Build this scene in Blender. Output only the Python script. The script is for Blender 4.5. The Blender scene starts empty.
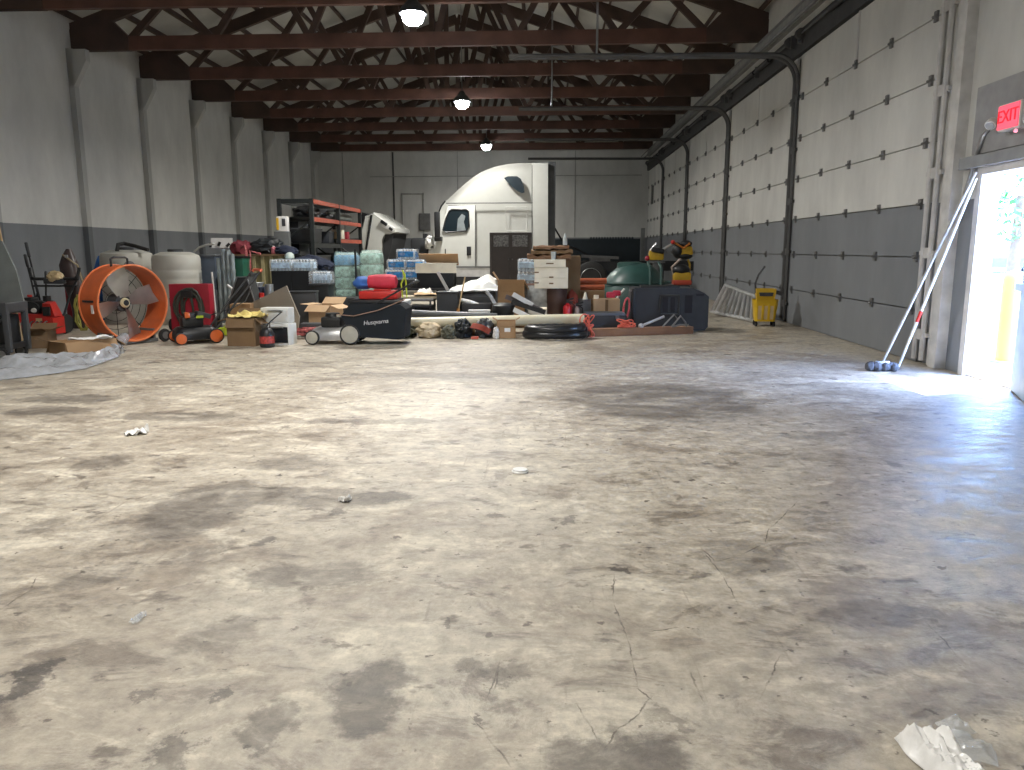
import bpy, bmesh, math, random
from mathutils import Vector, Matrix, Euler, noise
random.seed(7)
SC = bpy.context.scene
LAMP_W, SUN_W, SKY_W, EXPO = 335.0, 30.0, 6.5, 0.0
COL = SC.collection
PI = math.pi

# ------------------------------------------------------------------ camera
FPX, CAMH = 770.0, 1.35
PITCH, YAW = math.radians(9.97), math.radians(2.43)
fw = Vector((-math.sin(YAW)*math.cos(PITCH), math.cos(YAW)*math.cos(PITCH), -math.sin(PITCH)))
rt = Vector((math.cos(YAW), math.sin(YAW), 0.0))
up = rt.cross(fw)
ROLL = math.radians(0.15)
rt, up = (rt*math.cos(ROLL) - up*math.sin(ROLL)), (rt*math.sin(ROLL) + up*math.cos(ROLL))
cd = bpy.data.cameras.new('camera'); cam = bpy.data.objects.new('camera', cd); COL.objects.link(cam)
cd.sensor_width = 36.0; cd.lens = 36.0*FPX/1024.0; cd.clip_end = 400
M = Matrix((rt, up, -fw)).transposed().to_4x4(); M.translation = (0, 0, CAMH)
cam.matrix_world = M
SC.camera = cam

def ray(px, py): return rt*((px-512)/FPX) + up*(-(py-385)/FPX) + fw
def F(px, py, z=0.0):                      # the floor point seen there
    d = ray(px, py); k = (z-CAMH)/d.z; return Vector((d.x*k, d.y*k, z))
def A(px, py, Y):                          # the point seen there at depth Y
    d = ray(px, py); k = Y/d.y; return Vector((d.x*k, Y, CAMH+d.z*k))
def AX(px, py, X):
    d = ray(px, py); k = X/d.x; return Vector((X, d.y*k, CAMH+d.z*k))
def span(x0, x1, ytop, Y):                 # centre x, width, top z of a thing at depth Y
    a, b = A(x0, ytop, Y), A(x1, ytop, Y); return (a.x+b.x)/2, b.x-a.x, (a.z+b.z)/2

# ------------------------------------------------------------------ materials
MATS = {}
def _nodes(name):
    m = bpy.data.materials.new(name); m.use_nodes = True
    nt = m.node_tree; b = nt.nodes['Principled BSDF']; return m, nt, b
def mat(name, col, rough=0.6, metal=0.0, var=0.18, scale=6.0, bump=0.0, alpha=1.0, emit=None, es=0.0, coat=0.0, trans=0.0):
    if name in MATS: return MATS[name]
    m, nt, b = _nodes(name); N, L = nt.nodes, nt.links
    b.inputs['Roughness'].default_value = rough; b.inputs['Metallic'].default_value = metal
    c = (*col, 1)
    if var > 0:
        tc = N.new('ShaderNodeTexCoord'); nz = N.new('ShaderNodeTexNoise'); nz.inputs['Scale'].default_value = scale; nz.inputs['Detail'].default_value = 5
        L.new(tc.outputs['Object'], nz.inputs['Vector'])
        r = N.new('ShaderNodeValToRGB'); r.color_ramp.elements[0].position = .3; r.color_ramp.elements[1].position = .7
        r.color_ramp.elements[0].color = tuple(max(0, x*(1-var)) for x in col)+(1,); r.color_ramp.elements[1].color = tuple(min(1, x*(1+var*.6)) for x in col)+(1,)
        L.new(nz.outputs['Fac'], r.inputs['Fac']); L.new(r.outputs['Color'], b.inputs['Base Color'])
        if bump:
            bp = N.new('ShaderNodeBump'); bp.inputs['Strength'].default_value = bump; bp.inputs['Distance'].default_value = .02
            L.new(nz.outputs['Fac'], bp.inputs['Height']); L.new(bp.outputs['Normal'], b.inputs['Normal'])
    else: b.inputs['Base Color'].default_value = c
    if alpha < 1: b.inputs['Alpha'].default_value = alpha
    if emit: b.inputs['Emission Color'].default_value = (*emit, 1); b.inputs['Emission Strength'].default_value = es
    if coat: b.inputs['Coat Weight'].default_value = coat; b.inputs['Coat Roughness'].default_value = .08
    if trans: b.inputs['Transmission Weight'].default_value = trans
    MATS[name] = m; return m

WHITEPAINT, GREYPAINT, PAINTZ = (.70, .70, .67), (.215, .228, .245), 1.87
def two_tone(name, seams=None):
    if name in MATS: return MATS[name]
    m, nt, b = _nodes(name); N, L = nt.nodes, nt.links
    g = N.new('ShaderNodeNewGeometry'); s = N.new('ShaderNodeSeparateXYZ'); L.new(g.outputs['Position'], s.inputs[0])
    gt = N.new('ShaderNodeMath'); gt.operation = 'GREATER_THAN'; gt.inputs[1].default_value = PAINTZ; L.new(s.outputs['Z'], gt.inputs[0])
    mx = N.new('ShaderNodeMix'); mx.data_type = 'RGBA'; L.new(gt.outputs[0], mx.inputs['Factor'])
    mx.inputs['A'].default_value = (*GREYPAINT, 1); mx.inputs['B'].default_value = (*WHITEPAINT, 1)
    nz = N.new('ShaderNodeTexNoise'); nz.inputs['Scale'].default_value = .9; nz.inputs['Detail'].default_value = 9; nz.inputs['Roughness'].default_value = .65
    mp = N.new('ShaderNodeMapping'); mp.inputs['Scale'].default_value = (1, 1, .45); L.new(g.outputs['Position'], mp.inputs['Vector']); L.new(mp.outputs[0], nz.inputs['Vector'])
    mr = N.new('ShaderNodeMapRange'); mr.inputs['From Min'].default_value = .3; mr.inputs['From Max'].default_value = .7; mr.inputs['To Min'].default_value = .78; mr.inputs['To Max'].default_value = 1.08
    L.new(nz.outputs['Fac'], mr.inputs['Value'])
    ml = N.new('ShaderNodeMix'); ml.data_type = 'RGBA'; ml.blend_type = 'MULTIPLY'; ml.inputs['Factor'].default_value = 1
    L.new(mx.outputs['Result'], ml.inputs['A']); L.new(mr.outputs['Result'], ml.inputs['B']); L.new(ml.outputs['Result'], b.inputs['Base Color'])
    b.inputs['Roughness'].default_value = .6
    bp = N.new('ShaderNodeBump'); bp.inputs['Strength'].default_value = .25; bp.inputs['Distance'].default_value = .03
    L.new(nz.outputs['Fac'], bp.inputs['Height']); L.new(bp.outputs['Normal'], b.inputs['Normal'])
    MATS[name] = m; return m

# ------------------------------------------------------------------ mesh kit
class MB:
    def __init__(s): s.b = bmesh.new()
    def box(s, c, d, rot=(0, 0, 0), bv=0.0, taper=1.0):
        g = bmesh.ops.create_cube(s.b, size=1.0); vs = g['verts']
        for v in vs:
            if taper != 1.0 and v.co.z > 0: v.co.x *= taper; v.co.y *= taper
            v.co = Vector((v.co.x*d[0], v.co.y*d[1], v.co.z*d[2]))
        R = Euler(rot).to_matrix()
        if bv > 0:
            es = list({e for v in vs for e in v.link_edges})
            r = bmesh.ops.bevel(s.b, geom=es, offset=bv, segments=2, affect='EDGES', profile=.6)
            vs = list({v for f in r['faces'] for v in f.verts} | {v for v in vs if v.is_valid})
        for v in vs: v.co = R @ v.co + Vector(c)
        return s
    def cyl(s, a, b, r, r2=None, seg=16, cap=True):
        a, b = Vector(a), Vector(b); d = b-a; L = d.length
        g = bmesh.ops.create_cone(s.b, cap_ends=cap, segments=seg, radius1=r, radius2=r if r2 is None else r2, depth=L)
        q = d.to_track_quat('Z', 'Y').to_matrix()
        for v in g['verts']: v.co = q @ v.co + (a+b)/2
        return s
    def tube(s, pts, r, seg=8, closed=False):
        pts = [Vector(p) for p in pts]; n = len(pts); rings = []; prev = None
        for i, p in enumerate(pts):
            if closed: t = pts[(i+1) % n]-pts[i-1]
            else: t = pts[min(i+1, n-1)]-pts[max(i-1, 0)]
            t.normalize()
            if prev is None:
                ref = Vector((0, 0, 1)) if abs(t.z) < .9 else Vector((1, 0, 0)); u = t.cross(ref).normalized()
            else: u = (prev - t*prev.dot(t)).normalized()
            prev = u; w = t.cross(u); rr = r[i] if isinstance(r, (list, tuple)) else r
            rings.append([s.b.verts.new(p + (u*math.cos(k*2*PI/seg)+w*math.sin(k*2*PI/seg))*rr) for k in range(seg)])
        for i in range(n if closed else n-1):
            q0, q1 = rings[i], rings[(i+1) % n]
            for k in range(seg): s.b.faces.new((q0[k], q0[(k+1) % seg], q1[(k+1) % seg], q1[k]))
        if not closed: s.b.faces.new(rings[0][::-1]); s.b.faces.new(rings[-1])
        return s
    def lathe(s, prof, seg=24, c=(0, 0, 0), axis=None, cap=True):
        c = Vector(c); q = Vector(axis).to_track_quat('Z', 'Y').to_matrix() if axis else Matrix.Identity(3); rings = []
        for r, z in prof:
            rings.append([s.b.verts.new(c + q @ Vector((max(r, 1e-4)*math.cos(k*2*PI/seg), max(r, 1e-4)*math.sin(k*2*PI/seg), z))) for k in range(seg)])
        for i in range(len(rings)-1):
            for k in range(seg): s.b.faces.new((rings[i][k], rings[i][(k+1) % seg], rings[i+1][(k+1) % seg], rings[i+1][k]))
        if cap: s.b.faces.new(rings[0][::-1]); s.b.faces.new(rings[-1])
        return s
    def prism(s, pts, d, o=(0, 0, 0)):       # outline in x,z ; from y=0 to y=d
        o = Vector(o); f = [s.b.verts.new(o+Vector((p[0], 0, p[1]))) for p in pts]; k = [s.b.verts.new(o+Vector((p[0], d, p[1]))) for p in pts]
        n = len(pts)
        s.b.faces.new(f); s.b.faces.new(k[::-1])
        for i in range(n): s.b.faces.new((f[(i+1) % n], f[i], k[i], k[(i+1) % n]))
        return s
    def loft(s, rings, cap=True, closed=False):
        vv = [[s.b.verts.new(Vector(p)) for p in r] for r in rings]; n = len(vv[0])
        for i in range(len(vv)-1 + (1 if closed else 0)):
            a, b = vv[i], vv[(i+1) % len(vv)]
            for k in range(n): s.b.faces.new((a[k], a[(k+1) % n], b[(k+1) % n], b[k]))
        if cap and not closed: s.b.faces.new(vv[0][::-1]); s.b.faces.new(vv[-1])
        return s
    def ball(s, c, r, sub=3, amp=0.0, freq=2.0, seed=0, flat=None):
        g = bmesh.ops.create_icosphere(s.b, subdivisions=sub, radius=1.0); r = Vector(r) if not isinstance(r, (int, float)) else Vector((r, r, r)); c = Vector(c)
        for v in g['verts']:
            k = 1 + (amp*noise.noise(v.co*freq+Vector((seed*7.3, seed*3.1, seed))) + amp*.5*noise.noise(v.co*freq*2.3+Vector((seed, seed*5, 9))) if amp else 0)
            v.co = Vector((v.co.x*r.x*k, v.co.y*r.y*k, v.co.z*r.z*k)) + c
            if flat is not None and v.co.z < flat: v.co.z = flat
        return s
    def sheet(s, fn, nu=16, nv=12, th=.004):  # fn(u,v)->point ; thin solid sheet
        g = [[Vector(fn(i/nu, j/nv)) for j in range(nv+1)] for i in range(nu+1)]
        t = [[s.b.verts.new(p) for p in r] for r in g]; b = [[s.b.verts.new(p-Vector((0, 0, th))) for p in r] for r in g]
        for i in range(nu):
            for j in range(nv):
                s.b.faces.new((t[i][j], t[i+1][j], t[i+1][j+1], t[i][j+1])); s.b.faces.new((b[i][j+1], b[i+1][j+1], b[i+1][j], b[i][j]))
        for i in range(nu):
            s.b.faces.new((b[i][0], b[i+1][0], t[i+1][0], t[i][0])); s.b.faces.new((t[i][nv], t[i+1][nv], b[i+1][nv], b[i][nv]))
        for j in range(nv):
            s.b.faces.new((t[0][j], t[0][j+1], b[0][j+1], b[0][j])); s.b.faces.new((b[nu][j], b[nu][j+1], t[nu][j+1], t[nu][j]))
        return s
    def xf(s, M):
        bmesh.ops.transform(s.b, matrix=M, verts=s.b.verts[:]); return s
    def mesh(s, name, m, smooth=None):
        bmesh.ops.recalc_face_normals(s.b, faces=s.b.faces[:])
        me = bpy.data.meshes.new(name); s.b.to_mesh(me); s.b.free()
        for x in (m if isinstance(m, (list, tuple)) else [m]): me.materials.append(x)
        if smooth:
            for p in me.polygons: p.use_smooth = True
            if smooth != 'all': me.set_sharp_from_angle(angle=math.radians(38))
        return me
def put(name, mb, m, parent=None, smooth=True, loc=(0, 0, 0), rot=(0, 0, 0)):
    me = mb.mesh(name, m, smooth) if isinstance(mb, MB) else mb
    o = bpy.data.objects.new(name, me); COL.objects.link(o); o.parent = parent; o.location = loc; o.rotation_euler = rot
    return o
def tag(o, label, cat, group=None):
    o['label'] = label; o['category'] = cat
    if group: o['group'] = group
    return o
def thing(name, label, cat, loc=(0, 0, 0), rz=0.0, group=None, rot=None):
    o = bpy.data.objects.new(name, None); COL.objects.link(o); o.location = loc; o.rotation_euler = rot or (0, 0, rz); o.empty_display_size = .1
    return tag(o, label, cat, group)
def one(name, label, cat, mb, m, loc=(0, 0, 0), rz=0.0, group=None, smooth=True, rot=None):
    o = put(name, mb, m, None, smooth, loc, rot or (0, 0, rz)); return tag(o, label, cat, group)
def struct(name, mb, m, parent=None, smooth=False, loc=(0, 0, 0)):
    o = put(name, mb, m, parent, smooth, loc)
    if parent is None: o['kind'] = 'structure'
    return o
def dup(r, loc, rz, label=None, group=None):
    c = r.copy(); COL.objects.link(c); c.location = loc; c.rotation_euler = (0, 0, rz) if not isinstance(rz, tuple) else rz
    if label: c['label'] = label
    if group: c['group'] = group
    for ch in list(r.children):
        d = ch.copy(); COL.objects.link(d); d.parent = c
        for g in list(ch.children):
            e = g.copy(); COL.objects.link(e); e.parent = d
    return c
def text_mesh(s, size, m, ext=.004, shear=0.0):
    cu = bpy.data.curves.new('t', 'FONT'); cu.body = s; cu.size = size; cu.extrude = ext; cu.align_x = 'CENTER'; cu.align_y = 'CENTER'; cu.shear = shear
    o = bpy.data.objects.new('t', cu); COL.objects.link(o)
    dg = bpy.context.evaluated_depsgraph_get(); me = bpy.data.meshes.new_from_object(o.evaluated_get(dg)); bpy.data.objects.remove(o)
    me.materials.clear(); me.materials.append(m); return me

black = mat('black plastic', (.012, .013, .015), .45, var=.3)
rubber = mat('black rubber', (.018, .018, .018), .75, var=.3)
darkgrey = mat('dark grey plastic', (.05, .053, .058), .5)
slate = mat('slate plastic', (.028, .032, .04), .55)
steel = mat('grey steel', (.42, .43, .44), .35, .8)
dullsteel = mat('dull grey steel', (.2, .2, .2), .5, .6)
alu = mat('aluminium', (.7, .71, .72), .3, .75)
white = mat('white plastic', (.72, .72, .70), .45, var=.08)
cream = mat('cream board', (.80, .75, .62), .6, var=.1)
card = mat('brown cardboard', (.33, .20, .10), .85, scale=3)
cardl = mat('light cardboard', (.50, .34, .20), .85, scale=3)
cardd = mat('dark cardboard', (.20, .125, .065), .85, scale=3)
woodm = mat('weathered wood', (.22, .12, .065), .8, scale=9, bump=.3)
red = mat('red paint', (.50, .022, .016), .4)
crimson = mat('crimson paint', (.33, .010, .028), .5)
orange = mat('orange paint', (.62, .13, .03), .4, var=.12)
yellow = mat('yellow plastic', (.68, .42, .02), .45, var=.12)
blue = mat('blue plastic', (.02, .13, .45), .45)
navy = mat('navy fabric', (.012, .018, .04), .85)
green = mat('dark green plastic', (.022, .065, .058), .42)
brown = mat('dark brown metal', (.055, .025, .018), .55)
paper = mat('white paper', (.75, .74, .72), .8, var=.08)
yellowpaper = mat('yellow paper', (.72, .58, .20), .85, var=.2, scale=10)
film = mat('clear plastic film', (.82, .86, .90), .15, alpha=.24, var=.2, scale=10, bump=.6)
# ================================================================== the setting
XL, XR, YB, YF, ZC = -10.1, 4.55, 35.0, -9.0, 5.55
def floor_material():
    m, nt, b = _nodes('stained concrete'); N, L = nt.nodes, nt.links
    g = N.new('ShaderNodeNewGeometry'); pos = g.outputs['Position']
    def nz(scale, det=8, rough=.6, dist=0.0, sc=(1, 1, 1)):
        mp = N.new('ShaderNodeMapping'); mp.inputs['Scale'].default_value = sc; L.new(pos, mp.inputs[0])
        n = N.new('ShaderNodeTexNoise'); n.inputs['Scale'].default_value = scale; n.inputs['Detail'].default_value = det; n.inputs['Roughness'].default_value = rough; n.inputs['Distortion'].default_value = dist
        L.new(mp.outputs[0], n.inputs['Vector']); return n
    def rng(src, a, c, lo=0.0, hi=1.0):
        r = N.new('ShaderNodeMapRange'); r.interpolation_type = 'SMOOTHSTEP'
        for k, v in (('From Min', a), ('From Max', c), ('To Min', lo), ('To Max', hi)): r.inputs[k].default_value = v
        L.new(src, r.inputs['Value']); return r.outputs['Result']
    def mix(fac, a, c, mode='MIX'):
        x = N.new('ShaderNodeMix'); x.data_type = 'RGBA'; x.blend_type = mode
        if isinstance(fac, float): x.inputs['Factor'].default_value = fac
        else: L.new(fac, x.inputs['Factor'])
        for k, v in (('A', a), ('B', c)):
            if isinstance(v, tuple): x.inputs[k].default_value = (*v, 1)
            else: L.new(v, x.inputs[k])
        return x.outputs['Result']
    def mth(op, a, c):
        x = N.new('ShaderNodeMath'); x.operation = op; x.use_clamp = True
        for i, v in enumerate((a, c)):
            if isinstance(v, float): x.inputs[i].default_value = v
            else: L.new(v, x.inputs[i])
        return x.outputs[0]
    big = nz(.30, 6, .6, .6); mid = nz(1.1, 10, .72, .5); fine = nz(11, 10, .75); streak = nz(2.9, 9, .74, .6, (.8, 1.35, 1)); spots = nz(3.7, 7, .62, .3, (1, 1.25, 1)); specks = nz(12, 4, .6)
    scr = N.new('ShaderNodeMapping'); scr.inputs['Rotation'].default_value = (0, 0, .9); scr.inputs['Scale'].default_value = (26, 1.6, 1); L.new(pos, scr.inputs[0])
    sn = N.new('ShaderNodeTexNoise'); sn.inputs['Scale'].default_value = 1.0; sn.inputs['Detail'].default_value = 4; L.new(scr.outputs[0], sn.inputs['Vector'])
    c = mix(rng(big.outputs['Fac'], .38, .62), (.365, .32, .255), (.485, .44, .36))
    c = mix(mth('MULTIPLY', rng(mid.outputs['Fac'], .485, .66), .62), c, (.20, .155, .115))         # brown wear
    c = mix(mth('MULTIPLY', rng(streak.outputs['Fac'], .51, .63), .62), c, (.64, .585, .475))        # pale scuffs
    c = mix(mth('MULTIPLY', rng(streak.outputs['Fac'], .475, .36), .70), c, (.155, .125, .10))
    c = mix(mth('MULTIPLY', rng(spots.outputs['Fac'], .60, .68), .70), c, (.11, .088, .07))        # oil spots
    c = mix(mth('MULTIPLY', rng(specks.outputs['Fac'], .64, .69), .8), c, (.10, .08, .065))
    c = mix(mth('MULTIPLY', rng(sn.outputs['Fac'], .64, .72), .30), c, (.17, .14, .11))            # scratches
    fm = rng(fine.outputs['Fac'], .25, .75, .64, 1.28)
    # the individual stains and cracks of this floor
    wob = nz(2.6, 9, .72); off = N.new('ShaderNodeVectorMath'); off.operation = 'SUBTRACT'; L.new(wob.outputs['Color'], off.inputs[0]); off.inputs[1].default_value = (.5, .5, .5)
    sc_ = N.new('ShaderNodeVectorMath'); sc_.operation = 'SCALE'; sc_.inputs['Scale'].default_value = .55; L.new(off.outputs[0], sc_.inputs[0])
    ad = N.new('ShaderNodeVectorMath'); ad.operation = 'ADD'; L.new(pos, ad.inputs[0]); L.new(sc_.outputs[0], ad.inputs[1]); wpos = ad.outputs[0]
    sc2 = N.new('ShaderNodeVectorMath'); sc2.operation = 'SCALE'; sc2.inputs['Scale'].default_value = .06; L.new(off.outputs[0], sc2.inputs[0])
    ad2 = N.new('ShaderNodeVectorMath'); ad2.operation = 'ADD'; L.new(pos, ad2.inputs[0]); L.new(sc2.outputs[0], ad2.inputs[1]); cpos = ad2.outputs[0]
    def blob(src, x, y, rx, ry, rot, soft, stren):
        mp = N.new('ShaderNodeMapping'); mp.vector_type = 'TEXTURE'; mp.inputs['Location'].default_value = (x, y, 0); mp.inputs['Rotation'].default_value = (0, 0, rot); mp.inputs['Scale'].default_value = (rx, ry, 1)
        L.new(src, mp.inputs[0]); ln = N.new('ShaderNodeVectorMath'); ln.operation = 'LENGTH'; L.new(mp.outputs[0], ln.inputs[0])
        return rng(ln.outputs['Value'], 1.0, soft, 0.0, stren)
    acc = None
    # (px0, px1, py0, py1, strength): where each stain lies on the floor
    ST = [(560,760,380,420,.62),(330,560,372,378,.5),(150,250,480,535,.62),(190,420,488,508,.5),(0,40,662,700,.95),(322,415,660,730,.75),(230,290,705,745,.62),(150,190,738,768,.6),
          (540,690,728,790,.7),(832,945,597,626,.5),(610,634,565,574,.85),(455,532,655,678,.5),(345,410,490,506,.75),(140,160,685,705,.6),(215,232,688,702,.7),(470,520,432,440,.35),
          (20,120,395,404,.6),(100,250,412,420,.5),(300,450,418,424,.45),(0,90,408,416,.6),(60,130,565,590,.45),(240,380,562,590,.5),(180,260,620,660,.42),(700,780,540,575,.35),(780,850,430,440,.4),(420,440,440,446,.4),
          (485,500,512,518,.6),(565,580,515,522,.6),(255,275,535,545,.7),(335,345,505,514,.6),(200,225,540,560,.35),(440,455,620,632,.6),(75,135,455,470,.5),(250,330,455,470,.4),(880,900,460,466,.5),(650,700,725,740,.45),(840,870,560,580,.3),(20,70,520,534,.35)]
    for (x0, x1, y0, y1, st) in ST:
        cx, cy = (x0+x1)/2, (y0+y1)/2; c0 = F(cx, cy); rx = (F(x1, cy)-F(x0, cy)).length/2; ry = (F(cx, y0)-F(cx, y1)).length/2
        s_ = blob(wpos, c0.x, c0.y, rx*1.15, ry*1.15, -math.atan2(c0.x, c0.y)*0, .62, st)
        acc = s_ if acc is None else mth('MAXIMUM', acc, s_)
    acc = mth('MULTIPLY', acc, rng(streak.outputs['Fac'], .66, .42, .62, 1.0))
    c = mix(mth('MULTIPLY', acc, 1.1), c, (.085, .072, .062))
    ck = None
    CR = [[(614,575),(612,600),(628,640),(634,665),(640,690),(652,700),(640,715),(620,728),(606,745)],[(702,548),(716,562),(740,555),(765,543),(770,528),(790,508),(800,500)],[(705,553),(722,575),(738,605)],[(650,632),(678,627)],[(574,702),(597,738)],
          [(470,715),(512,768)],[(484,700),(500,660),(492,690)],[(690,672),(703,700)],[(925,620),(960,660)],[(780,655),(760,700)],[(0,610),(30,590),(36,578)]]
    for pl in CR:
        for a_, c_ in zip(pl[:-1], pl[1:]):
            p, q = F(*a_), F(*c_); md = (p+q)/2; d = q-p
            s_ = blob(cpos, md.x, md.y, d.length/2+.03, .0042, math.atan2(d.y, d.x), .35, .8)
            ck = s_ if ck is None else mth('MAXIMUM', ck, s_)
    c = mix(mth('MULTIPLY', ck, rng(specks.outputs['Fac'], .40, .55, .25, 1.0)), c, (.08, .065, .05))
    c = mix(1.0, c, fm, 'MULTIPLY')
    L.new(c, b.inputs['Base Color'])
    L.new(rng(streak.outputs['Fac'], .3, .7, .34, .60), b.inputs['Roughness'])
    h = mth('ADD', mth('MULTIPLY', fine.outputs['Fac'], .35), mth('MULTIPLY', streak.outputs['Fac'], .6))
    bp = N.new('ShaderNodeBump'); bp.inputs['Strength'].default_value = .45; bp.inputs['Distance'].default_value = .03; L.new(h, bp.inputs['Height']); L.new(bp.outputs['Normal'], b.inputs['Normal'])
    b.inputs['Specular IOR Level'].default_value = .5
    return m
struct('floor', MB().box(((XL+XR)/2, (YB+YF)/2, -.1), (XR-XL+.4, YB-YF+.4, .2)), floor_material())
wallm = two_tone('two tone wall paint')
struct('wall_left', MB().box((XL-.1, (YB+YF)/2, 3.2), (.2, YB-YF, 6.4)), wallm)
struct('wall_back', MB().box(((XL+XR)/2, YB+.1, 4.6), (XR-XL+.4, .2, 9.2)), wallm)
struct('wall_front', MB().box(((XL+XR)/2, YF-.1, 4.6), (XR-XL+.4, .2, 9.2)), wallm)
DY0, DY1, DZ = 7.50, 8.38, 2.10          # the open exit in the right wall
wr = MB(); wr.box((XR+.05, (YF+DY0-.05)/2, 3.2), (.1, DY0-.05-YF, 6.4)); wr.box((XR+.05, (DY1+.05+YB)/2, 3.2), (.1, YB-DY1-.05, 6.4)); wr.box((XR+.05, (DY0+DY1)/2, (DZ+.05+6.4)/2), (.1, DY1-DY0+.1, 6.35-DZ))
struct('wall_right', wr, wallm)
# roof: two slopes with the truss ends on the walls
XM, ZE, ZR = (XL+XR)/2, 6.25, 8.75
roofm = mat('roof insulation', (.62, .62, .58), .5, var=.25, scale=.8)
cl = MB()
cl.prism([(XL-.2, ZE-.07), (XM, ZR), (XM, ZR+.12), (XL-.2, ZE+.05)], YB-YF, (0, YF, 0)); cl.prism([(XM, ZR), (XR+.2, ZE-.07), (XR+.2, ZE+.05), (XM, ZR+.12)], YB-YF, (0, YF, 0))
ceil = struct('ceiling', cl, roofm)
timber = mat('dark red brown timber', (.12, .055, .038), .65, var=.35, scale=2.5)
timberd = mat('dark brown timber', (.075, .045, .034), .7, var=.3, scale=2.5)
slope = (ZR-ZE)/(XM-XL); ang = math.atan(slope)
pm = None
for sgn in (-1, 1):
    for k in range(1, 11):
        dx = k*.72
        if pm is None: pm = MB().box((0, (YB+YF)/2, 0), (.05, YB-YF, .14)).mesh('purlin', timberd)
        x = XM + sgn*dx; put('purlin', pm, timberd, ceil, False, (x, 0, ZR-dx*slope-.08), (0, sgn*ang, 0))
# trusses
def bar(mb, a, b, w, d): # bar in x-z plane with depth d along y
    a, b = Vector((a[0], 0, a[1])), Vector((b[0], 0, b[1])); v = b-a
    mb.box((a+b)/2, (v.length, d, w), (0, -math.atan2(v.z, v.x), 0)); return mb
tr = bpy.data.objects.new('roof_truss', None); COL.objects.link(tr); tr['kind'] = 'structure'; tr.location = (0, 17.05, 0)
cb = MB(); cb.box((XM, 0, ZC+.14), (XR-XL, .11, .28)); put('bottom_chord', cb, timber, tr, False)
for sgn, e in ((-1, XL), (1, XR)):
    tb = MB(); bar(tb, (e, ZE-.29), (XM, ZR-.29), .27, .11); put('top_chord', tb, timberd, tr, False)
    hp = MB(); hp.prism([(e, ZC), (e - sgn*1.25, ZC), (e-sgn*1.25, ZC+.28), (e-sgn*.9, ZC+.62), (e-sgn*.25, ZE-.25), (e, ZE-.28)], .15, (0, -.075, 0)); put('heel_plate', hp, timberd, tr, False)
H2 = (XR-XL)/2
wp = [(0.30, 0), (0.30, 0), (.55, 1), (.55, 0), (.80, 1), (.80, 0), (.15, 1)]
def top_at(t): return ZE-.35 + (ZR-ZE)*t
for sgn in (-1, 1):
    for (t0, z0, t1, z1) in ((.17, 'b', .30, 't'), (.30, 't', .42, 'b'), (.42, 'b', .58, 't'), (.58, 't', .70, 'b'), (.70, 'b', .85, 't'), (.85, 't', .93, 'b')):
        ea = XL if sgn < 0 else XR
        xa, xb = ea + (XM-ea)*t0, ea + (XM-ea)*t1
        za = ZC+.2 if z0 == 'b' else top_at(t0); zb = ZC+.2 if z1 == 'b' else top_at(t1)
        wb = MB(); bar(wb, (xa, za), (xb, zb), .13, .09); put('web', wb, timberd, tr, False)
put('king_post', MB().box((XM, 0, (ZC+ZR)/2-.1), (.13, .09, ZR-ZC-.4)), timberd, tr, False)
def dup_s(r, y):
    c = dup(r, (0, y, 0), 0); c['kind'] = 'structure'; return c
for y in (2.8, 5.65, 8.5, 11.35, 14.2, 19.9, 22.75, 25.6, 28.45, 31.3, 34.15): dup_s(tr, y)
# pilasters of the left wall under each truss, with a little haunch below the truss
pil = MB(); pil.box((XL+.06, 0, ZC/2), (.12, .16, ZC)); pil.prism([(XL, ZC-.02), (XL, ZC-.75), (XL+.12, ZC-.75), (XL+.42, ZC-.25), (XL+.42, ZC-.02)], .16, (0, -.08, 0))
pme = pil.mesh('trim', two_tone('grey pilaster paint'))
n = 1
nt_ = MATS['grey pilaster paint'].node_tree
for nd in nt_.nodes:
    if nd.type == 'MIX' and nd.blend_type == 'MIX': nd.inputs['B'].default_value = (.48, .48, .46, 1); nd.inputs['A'].default_value = (.13, .14, .15, 1)
for y in (11.35, 14.2, 17.05, 19.9, 22.75, 25.6, 28.45, 31.3, 34.15):
    o = put('trim_%d' % n, pme, None, None, False, (0, y-.2, 0)); o['kind'] = 'structure'; n += 1
# back wall panel joints and the outline of a blocked door
sm = mat('dark joint', (.10, .10, .10), .7); sl = mat('pale joint', (.50, .50, .48), .7)
for px, w in ((394, .07), (344, .03), (458, .03), (575, .03)):
    x = A(px, 200, YB).x; o = struct('trim_%d' % n, MB().box((x, YB-.02, 3.75), (w, .04, 3.7)), sm if w > .05 else mat('mid joint', (.38, .38, .36), .7)); n += 1
o = struct('trim_%d' % n, MB().box((XM+1, YB-.02, 4.55), (12, .04, .035)), mat('mid joint', (.38, .38, .36), .7)); n += 1
bl = A(402, 194, YB); br = A(424, 232, YB)
fr = MB()
for (a, b) in (((bl.x, bl.z), (br.x, bl.z)), ((br.x, bl.z), (br.x, .02)), ((bl.x, bl.z), (bl.x, .02))):
    fr.box(((a[0]+b[0])/2, YB-.03, (a[1]+b[1])/2), (abs(a[0]-b[0])+.06, .06, abs(a[1]-b[1])+.06))
struct('trim_%d' % n, fr, mat('mid joint', (.38, .38, .36), .7)); n += 1
q = A(425, 222, YB); one('electrical_box', 'small grey electrical box on the back wall beside the truck cab', 'electrical box', MB().box((0, -.06, 0), (.5, .12, .75), bv=.02).box((0, -.125, 0), (.42, .02, .66)), dullsteel, (q.x, YB, q.z))
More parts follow.
